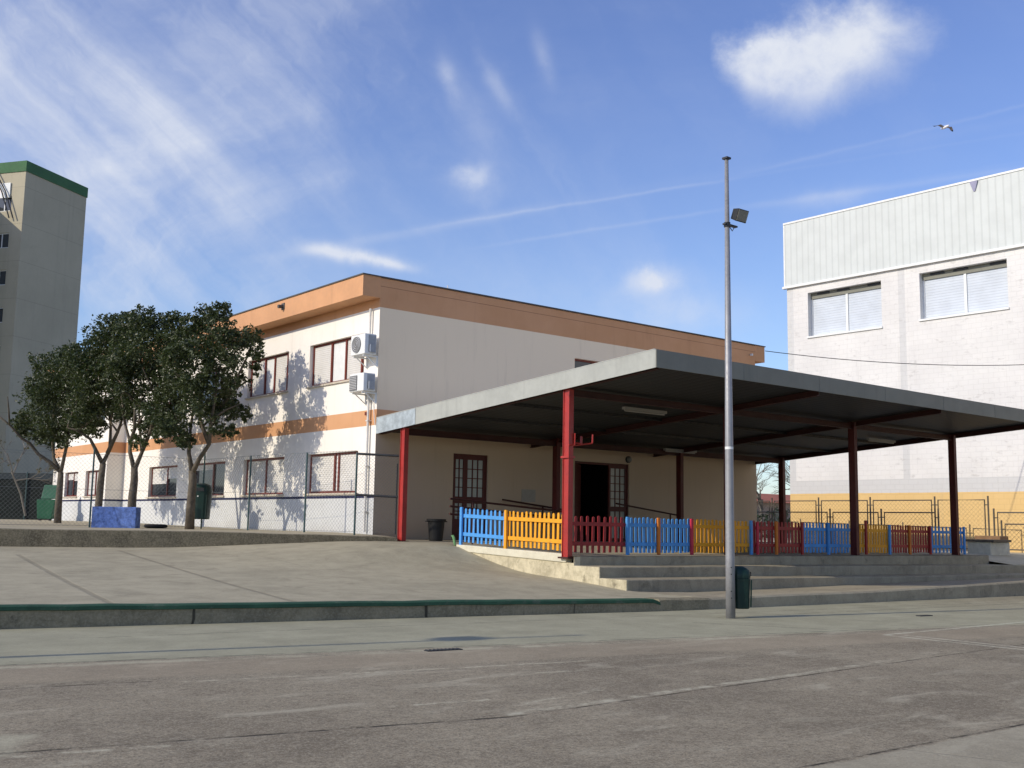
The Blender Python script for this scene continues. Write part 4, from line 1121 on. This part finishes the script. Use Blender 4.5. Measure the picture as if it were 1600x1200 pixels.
t = wthing('screened_fence', 'long dark green screened fence at the foot of the tower', 'fence', (-1.0, 33.5, .4))
fa, fb = Vector((-16, 45.7, 0)), Vector((1.2, 31.7, 0)); mb = MB()
n = 24
for i in range(n):
    a = fa+(fb-fa)*i/n; b = fa+(fb-fa)*(i+1)/n
    mb.hexa([(a.x, a.y, .35), (b.x, b.y, .35), (b.x+.02, b.y+.03, .35), (a.x+.02, a.y+.03, .35)], [(a.x, a.y, 2.36), (b.x, b.y, 2.36), (b.x+.02, b.y+.03, 2.36), (a.x+.02, a.y+.03, 2.36)])
mb.build('screen', mat('dark_green_netting', (.006, .010, .008), .4, 3, .85, streak=.4), t)
for i in range(0, n+1, 3):
    a = fa+(fb-fa)*i/n; mb = MB(); mb.tube([(a.x-.03, a.y-.04, .3), (a.x-.03, a.y-.04, 2.42)], .03, 8); mb.build('post', M['pole_green'], t)
mb = MB(); a, b = fa, fb
mb.hexa([(a.x-.02, a.y-.03, 2.1), (b.x-.02, b.y-.03, 2.1), (b.x-.003, b.y-.003, 2.1), (a.x-.003, a.y-.003, 2.1)], [(a.x-.02, a.y-.03, 2.34), (b.x-.02, b.y-.03, 2.34), (b.x-.003, b.y-.003, 2.34), (a.x-.003, a.y-.003, 2.34)])
mb.build('top_band', mat('faded_band', (.03, .04, .045), .3, 2, .8), t)
# green container
t = wthing('waste_container', 'green waste container with raised lid beside the end of the school', 'container', (-2.1, 26.9, .4))
gm = mat('green_container', (.02, .105, .055), .2, 4, .5, dirt=(.10, .20, .13), dirt_amt=.5)
c0 = Vector((-2.30, 26.95, 0)); c1 = Vector((-1.75, 26.50, 0)); U2 = (c1-c0).normalized(); N2 = Vector((U2.y, -U2.x, 0)); WL = (c1-c0).length
q = lambda u_, z, d: c0+U2*u_+N2*(-d)+Vector((0, 0, z))
mb = MB(); mb.hexa([q(.03, .46, .08), q(WL-.15, .46, .08), q(WL-.15, .46, .55), q(.03, .46, .55)], [q(0, 1.18, 0), q(WL, 1.18, 0), q(WL, 1.18, .6), q(0, 1.18, .6)]); mb.build('body', gm, t, bevel=.02)
mb = MB(); mb.hexa([q(0, 1.20, .35), q(WL, 1.20, .35), q(WL, 1.20, .42), q(0, 1.20, .42)], [q(.03, 1.73, .50), q(WL-.03, 1.73, .50), q(WL-.03, 1.73, .56), q(.03, 1.73, .56)]); mb.build('lid', gm, t, bevel=.02)
for u_ in (.12, WL-.22):
    mb = MB(); mb.tube([q(u_, .46, .1), q(u_, .46, .16)], .07, 12); mb.build('wheel', M['rubber'], t)

# ------------------------------------------------------------------ gym hall at the right
def gym_mat():
    mt, g, b = new_mat('whitewashed_brick'); p = g.pos(); x, y, z = g.sep(p)
    br = g.node('ShaderNodeTexBrick'); br.inputs['Scale'].default_value = 1.0; br.inputs['Brick Width'].default_value = .4; br.inputs['Row Height'].default_value = .2
    br.inputs['Mortar Size'].default_value = .012; br.inputs['Mortar Smooth'].default_value = .3
    g.put(br.inputs['Vector'], g.comb(y, z, 0)); 
    br.inputs['Color1'].default_value = (1, 1, 1, 1); br.inputs['Color2'].default_value = (.93, .93, .93, 1); br.inputs['Mortar'].default_value = (.72, .72, .72, 1)
    bc = X(g, br.outputs[0])
    base = g.mix(g.ss(g.noise(p, .5, 5), .3, .7), (.65, .64, .62), (.72, .71, .685))
    grey = g.mix(g.noise(p, 1.5, 4), (.56, .56, .55), (.61, .61, .60))
    yel = g.mix(g.noise(p, 1.2, 5), (.66, .45, .18), (.73, .51, .225))
    cc = g.mix(g.ss(z, 2.63, 2.64, 1, 0), base, grey)
    pil = (g.ss((y-8.26).abs(), .14, .15, 1, 0)).max(g.ss(y, 13.46, 13.47)).max(g.ss((y-2.9).abs(), .14, .15, 1, 0))
    cc = g.mix(pil*g.ss(z, 2.07, 2.08), cc, grey)
    cc = g.mix(g.ss(z+g.noise(p, 2, 3)*.03, 2.085, 2.095, 1, 0), cc, yel)
    cc = g.mix(.30, cc, bc, 'MULTIPLY')
    scuff = g.noise(g.comb(x, y*1.3, z*3.2), 1.6, 6, .7)
    cc = g.mix(g.ss(scuff, .56, .70)*.42*g.ss(z, 2.6, 2.7), cc, (.36, .345, .33))
    cc = g.mix(g.ss(g.noise(g.comb(x, y*2.0, z*.12), 2.2, 6, .7), .55, .8)*.25, cc, (.38, .36, .33))
    g.put(b.inputs['Base Color'], cc); b.inputs['Roughness'].default_value = .85
    bump(g, b, g.m('ADD', g.sep(bc)[0], g.noise(p, 12, 4)*.6), .5, .02)
    return mt
M['gymwall'] = gym_mat()
M['gympanel'] = slat_mat('ribbed_sheet_metal', (.54, .575, .56), .30, 1, .22, .04)
gy = wthing('sports_hall', 'tall whitewashed brick hall with ribbed metal top and ochre base', 'building', (26, 4, -.15))
gd = Vector((math.cos(R(92)), math.sin(R(92)), 0)); gn = Vector((-gd.y, gd.x, 0))
FG = Frame((25.89, 3.75, 0), gd, gn)
gw = [(5.42, 8.97, 8.88, 10.92), (.17, 3.72, 8.95, 10.93), (-5.2, -1.65, 8.95, 10.93)]
GL, GR = 10.05, -30
mb = MB(); FG.wall(mb, GR, GL, -.6, 11.28, gw, .42)
mb.face([FG(GL, -.6), FG(GL, -.6, 26), FG(GL, 11.28, 26), FG(GL, 11.28)]); mb.face([FG(GR, -.6), FG(GR, -.6, 26), FG(GR, 11.28, 26), FG(GR, 11.28)])
mb.build('wall', M['gymwall'], gy)
mb = MB(); FG.box(mb, GR-.06, GL+.06, 11.36, 14.22, -.07, 26); pn = mb.build('metal_cladding', M['gympanel'], gy)
mb = MB(); FG.box(mb, GR-.10, GL+.16, 11.26, 11.36, -.13, .05); FG.box(mb, GR-.08, GL+.09, 14.22, 14.30, -.10, 26); FG.box(mb, GL+.04, GL+.10, 11.36, 14.22, -.075, .0)
mb.build('trim', M['white_metal'], gy)
mb = MB(); mb.hexa([FG(1.24, 13.80, -.10), FG(1.31, 13.80, -.10), FG(1.31, 13.80, -.075), FG(1.24, 13.80, -.075)], [FG(1.12, 14.20, -.14), FG(1.44, 14.20, -.14), FG(1.44, 14.20, -.075), FG(1.12, 14.20, -.075)]); mb.build('rain_hopper', mat('hopper', (.30, .30, .42), .1, 4, .6), gy)
for a, b, c, e in gw:
    mb = MB(); FG.box(mb, a, b, e-.26, e, .24, .41); w_ = mb.build('window', M['fascia_front'], gy)
    for q0, q1 in ((a, (a+b)/2-.03), ((a+b)/2+.03, b)):
        mb = MB(); FG.box(mb, q0, q1, c+.08, e-.26, .30, .38); mb.build('shutter', M['gymshutter'], w_)
    mb = MB(); FG.box(mb, (a+b)/2-.05, (a+b)/2+.05, c+.08, e-.26, .25, .40); mb.build('mullion', M['white_metal'], w_); mb = MB(); FG.box(mb, b-.07, b, c+.08, e-.26, .26, .40); mb.build('frame', M['white_metal'], w_)
    mb = MB(); FG.box(mb, a-.03, b+.06, c-.0, c+.08, -.06, .41); mb.build('sill', M['white_metal'], w_, bevel=.01)
    mb = MB()
    for q0 in (a+.5, (a+b)/2+.2, b-.6): FG.box(mb, q0-.35, q0+.25, e-.10, e-.02, .2, .239)
    mb.build('vent', M['dark_metal'], w_)

# overhead cable from the school roof to the hall
A, B = Vector((14.86, 6.78, 6.42)), Vector((25.85, 2.6, 6.72)); mb = MB(); pts = []
for i in range(21):
    t_ = i/20; q = A.lerp(B, t_); q.z -= .22*4*t_*(1-t_); pts.append(q)
mb.tube(pts, .013, 5); tag(mb.build('overhead_cable', M['dark_metal']), 'thin sagging cable from the school roof corner to the white hall', 'cable')

# tube-framed mesh fences before the hall
def tube_fence(label, x, ys, z0, z1, grp, rr=.028, brk=True):
    t = wthing('tube_fence', label, 'fence', (x, ys[0], z0), grp)
    for y in ys:
        mb = MB(); mb.tube([(x, y, z0-.1), (x, y, z1+.14)], rr*1.15, 8); mb.build('post', M['fence_steel'], t)
    for a, b in zip(ys, ys[1:]):
        s = 1 if b > a else -1; a2, b2 = a+s*.13, b-s*.13
        mb = MB(); mb.tube([(x, a2, z0), (x, a2, z1), (x, b2, z1), (x, b2, z0)], rr, 7); mb.tube([(x, a2, z0+.08), (x, b2, z0+.08)], rr*.8, 6)
        mb.tube([(x, a, z1-.18), (x, a2, z1-.18)], rr*.7, 5); mb.tube([(x, b2, z1-.18), (x, b, z1-.18)], rr*.7, 5)
        f_ = mb.build('frame', M['fence_steel'], t)
        mb = MB(); diamond(mb, (x, a2, 0), (x, b2, 0), z0+.08, z1, .16, .0025); mb.build('mesh', M['fence_steel'], f_)
tube_fence('taller tube-framed mesh fence nearest the ochre wall', 24.0, [4.06, 6.12, 8.85, 11.25, 13.6, 16.0], -.13, 1.72, 'tube fences before the hall')
tube_fence('lower tube-framed mesh fence in front of the taller one', 22.0, [4.86, 7.12, 9.33, 11.5, 13.7], -.09, 1.22, 'tube fences before the hall')
tube_fence('tube-framed fence panels at the right edge by the brown block', 22.6, [3.15, .2, -2.8], -.09, 1.24, 'tube fences before the hall')
tube_fence('short mesh fence at the right edge close to the ochre wall', 24.6, [3.9, .9, -2.1], -.13, .86, 'tube fences before the hall')
mb = MB(); mb.hexa([(18.0, .95, -.14), (19.0, .85, -.14), (19.05, 1.65, -.14), (18.0, 1.68, -.14)], [(18.0, .95, .27), (19.0, .85, .27), (19.05, 1.65, .27), (18.0, 1.68, .27)])
t = wthing('stone_planter', 'limewashed square block with a dark slab on top at the end of the fence', 'planter', (18.5, 1.3, -.1))
mb.build('body', M['block'], t, bevel=.02); mb = MB(); mb.box(17.96, 19.06, .82, 1.72, .275, .345); mb.build('slab', M['fence_steel'], t)
mb = MB(); mb.box(20.2, 20.75, 1.75, 2.6, -.14, .45)
tag(mb.build('brick_pier', M['brownblock'], bevel=.015), 'low brown block beside the limewashed block', 'block')

# ------------------------------------------------------------------ beyond the passage between school and hall
t = wthing('house', 'distant low house with terracotta roof seen past the school corner', 'building', (52, 37, 0))
mb = MB(); mb.box(46, 60, 33, 42, -.7, 2.35); mb.build('wall', M['housewall'], t)
mb = MB(); mb.hexa([(45.6, 32.6, 2.35), (60.4, 32.6, 2.35), (60.4, 42.4, 2.35), (45.6, 42.4, 2.35)], [(49, 36.8, 3.15), (57, 36.8, 3.15), (57, 37.8, 3.15), (49, 37.8, 3.15)]); mb.build('roof', M['tile'], t)
for x in (46.8, 49.2):
    mb = MB(); mb.box(x, x+.9, 32.96, 33.02, .8, 1.8); w_ = mb.build('window', M['glass'], t)
mb = MB(); random.seed(5)
for i in range(46):
    q = Vector((40.2+random.uniform(-.4, .4), 21+i*.30, random.uniform(.1, 1.3))); leaf_cloud(mb, q, .8, 70, 10, .22)
tag(mb.build('hedge', M['hedge']), 'dark green hedge behind the passage right of the school', 'hedge')
t = wthing('mesh_fence', 'dark mesh fence closing the passage between school and hall', 'fence', (27, 16, 0))
for k in range(5):
    y = 15.4+k*.9; mb = MB(); mb.tube([(24.6, y, -.2), (24.6, y, 1.62)], .03, 6); mb.build('post', M['fence_steel'], t)
mb = MB(); mb.tube([(24.6, 15.2, 1.6), (24.6, 19.2, 1.6)], .03, 6); diamond(mb, (24.6, 15.2, 0), (24.6, 19.2, 0), -.1, 1.58, .14, .004); mb.build('mesh', M['fence_steel'], t)

# gull
gl = at(1476, 199, 30.0)
t = thing('seagull', 'gull gliding high over the roof of the white hall', 'bird', gl, None, 0); t.scale = (.75, .75, .75)
fwv = Vector((-.3, -.9, .0)).normalized(); rv = RT
mb = MB(); mb.tube([fwv*-.20, fwv*-.12, fwv*.0, fwv*.12, fwv*.19, fwv*.235], [.012, .04, .058, .045, .032, .008], 10); mb.build('body', mat('gull_white', (.72, .72, .74), .05, 9, .7), t, smooth=True)
wm = mat('gull_grey', (.30, .29, .32), .15, 9, .7); wt = mat('wing_tip', (.05, .05, .06), .1, 9, .7)
for s_, dz in ((-1, .09), (1, -.14)):
    mb = MB(); b0 = rv*.04*s_; b1 = rv*.20*s_+Vector((0, 0, .05+dz*.4)); b2 = rv*.38*s_+Vector((0, 0, dz))+fwv*-.10; b3 = rv*.30*s_+Vector((0, 0, dz*.7))+fwv*-.05
    mb.face([b0+fwv*.07, b1+fwv*.09, b1-fwv*.06, b0-fwv*.07]); mb.face([b1+fwv*.09, b3+fwv*.07, b3-fwv*.05, b1-fwv*.06]); mb.face([b3+fwv*.07, b2, b3-fwv*.05], 1); mb.build('wing', [wm, wt], t)

for o_ in bpy.data.objects:
    if '_abs' in o_: del o_['_abs']
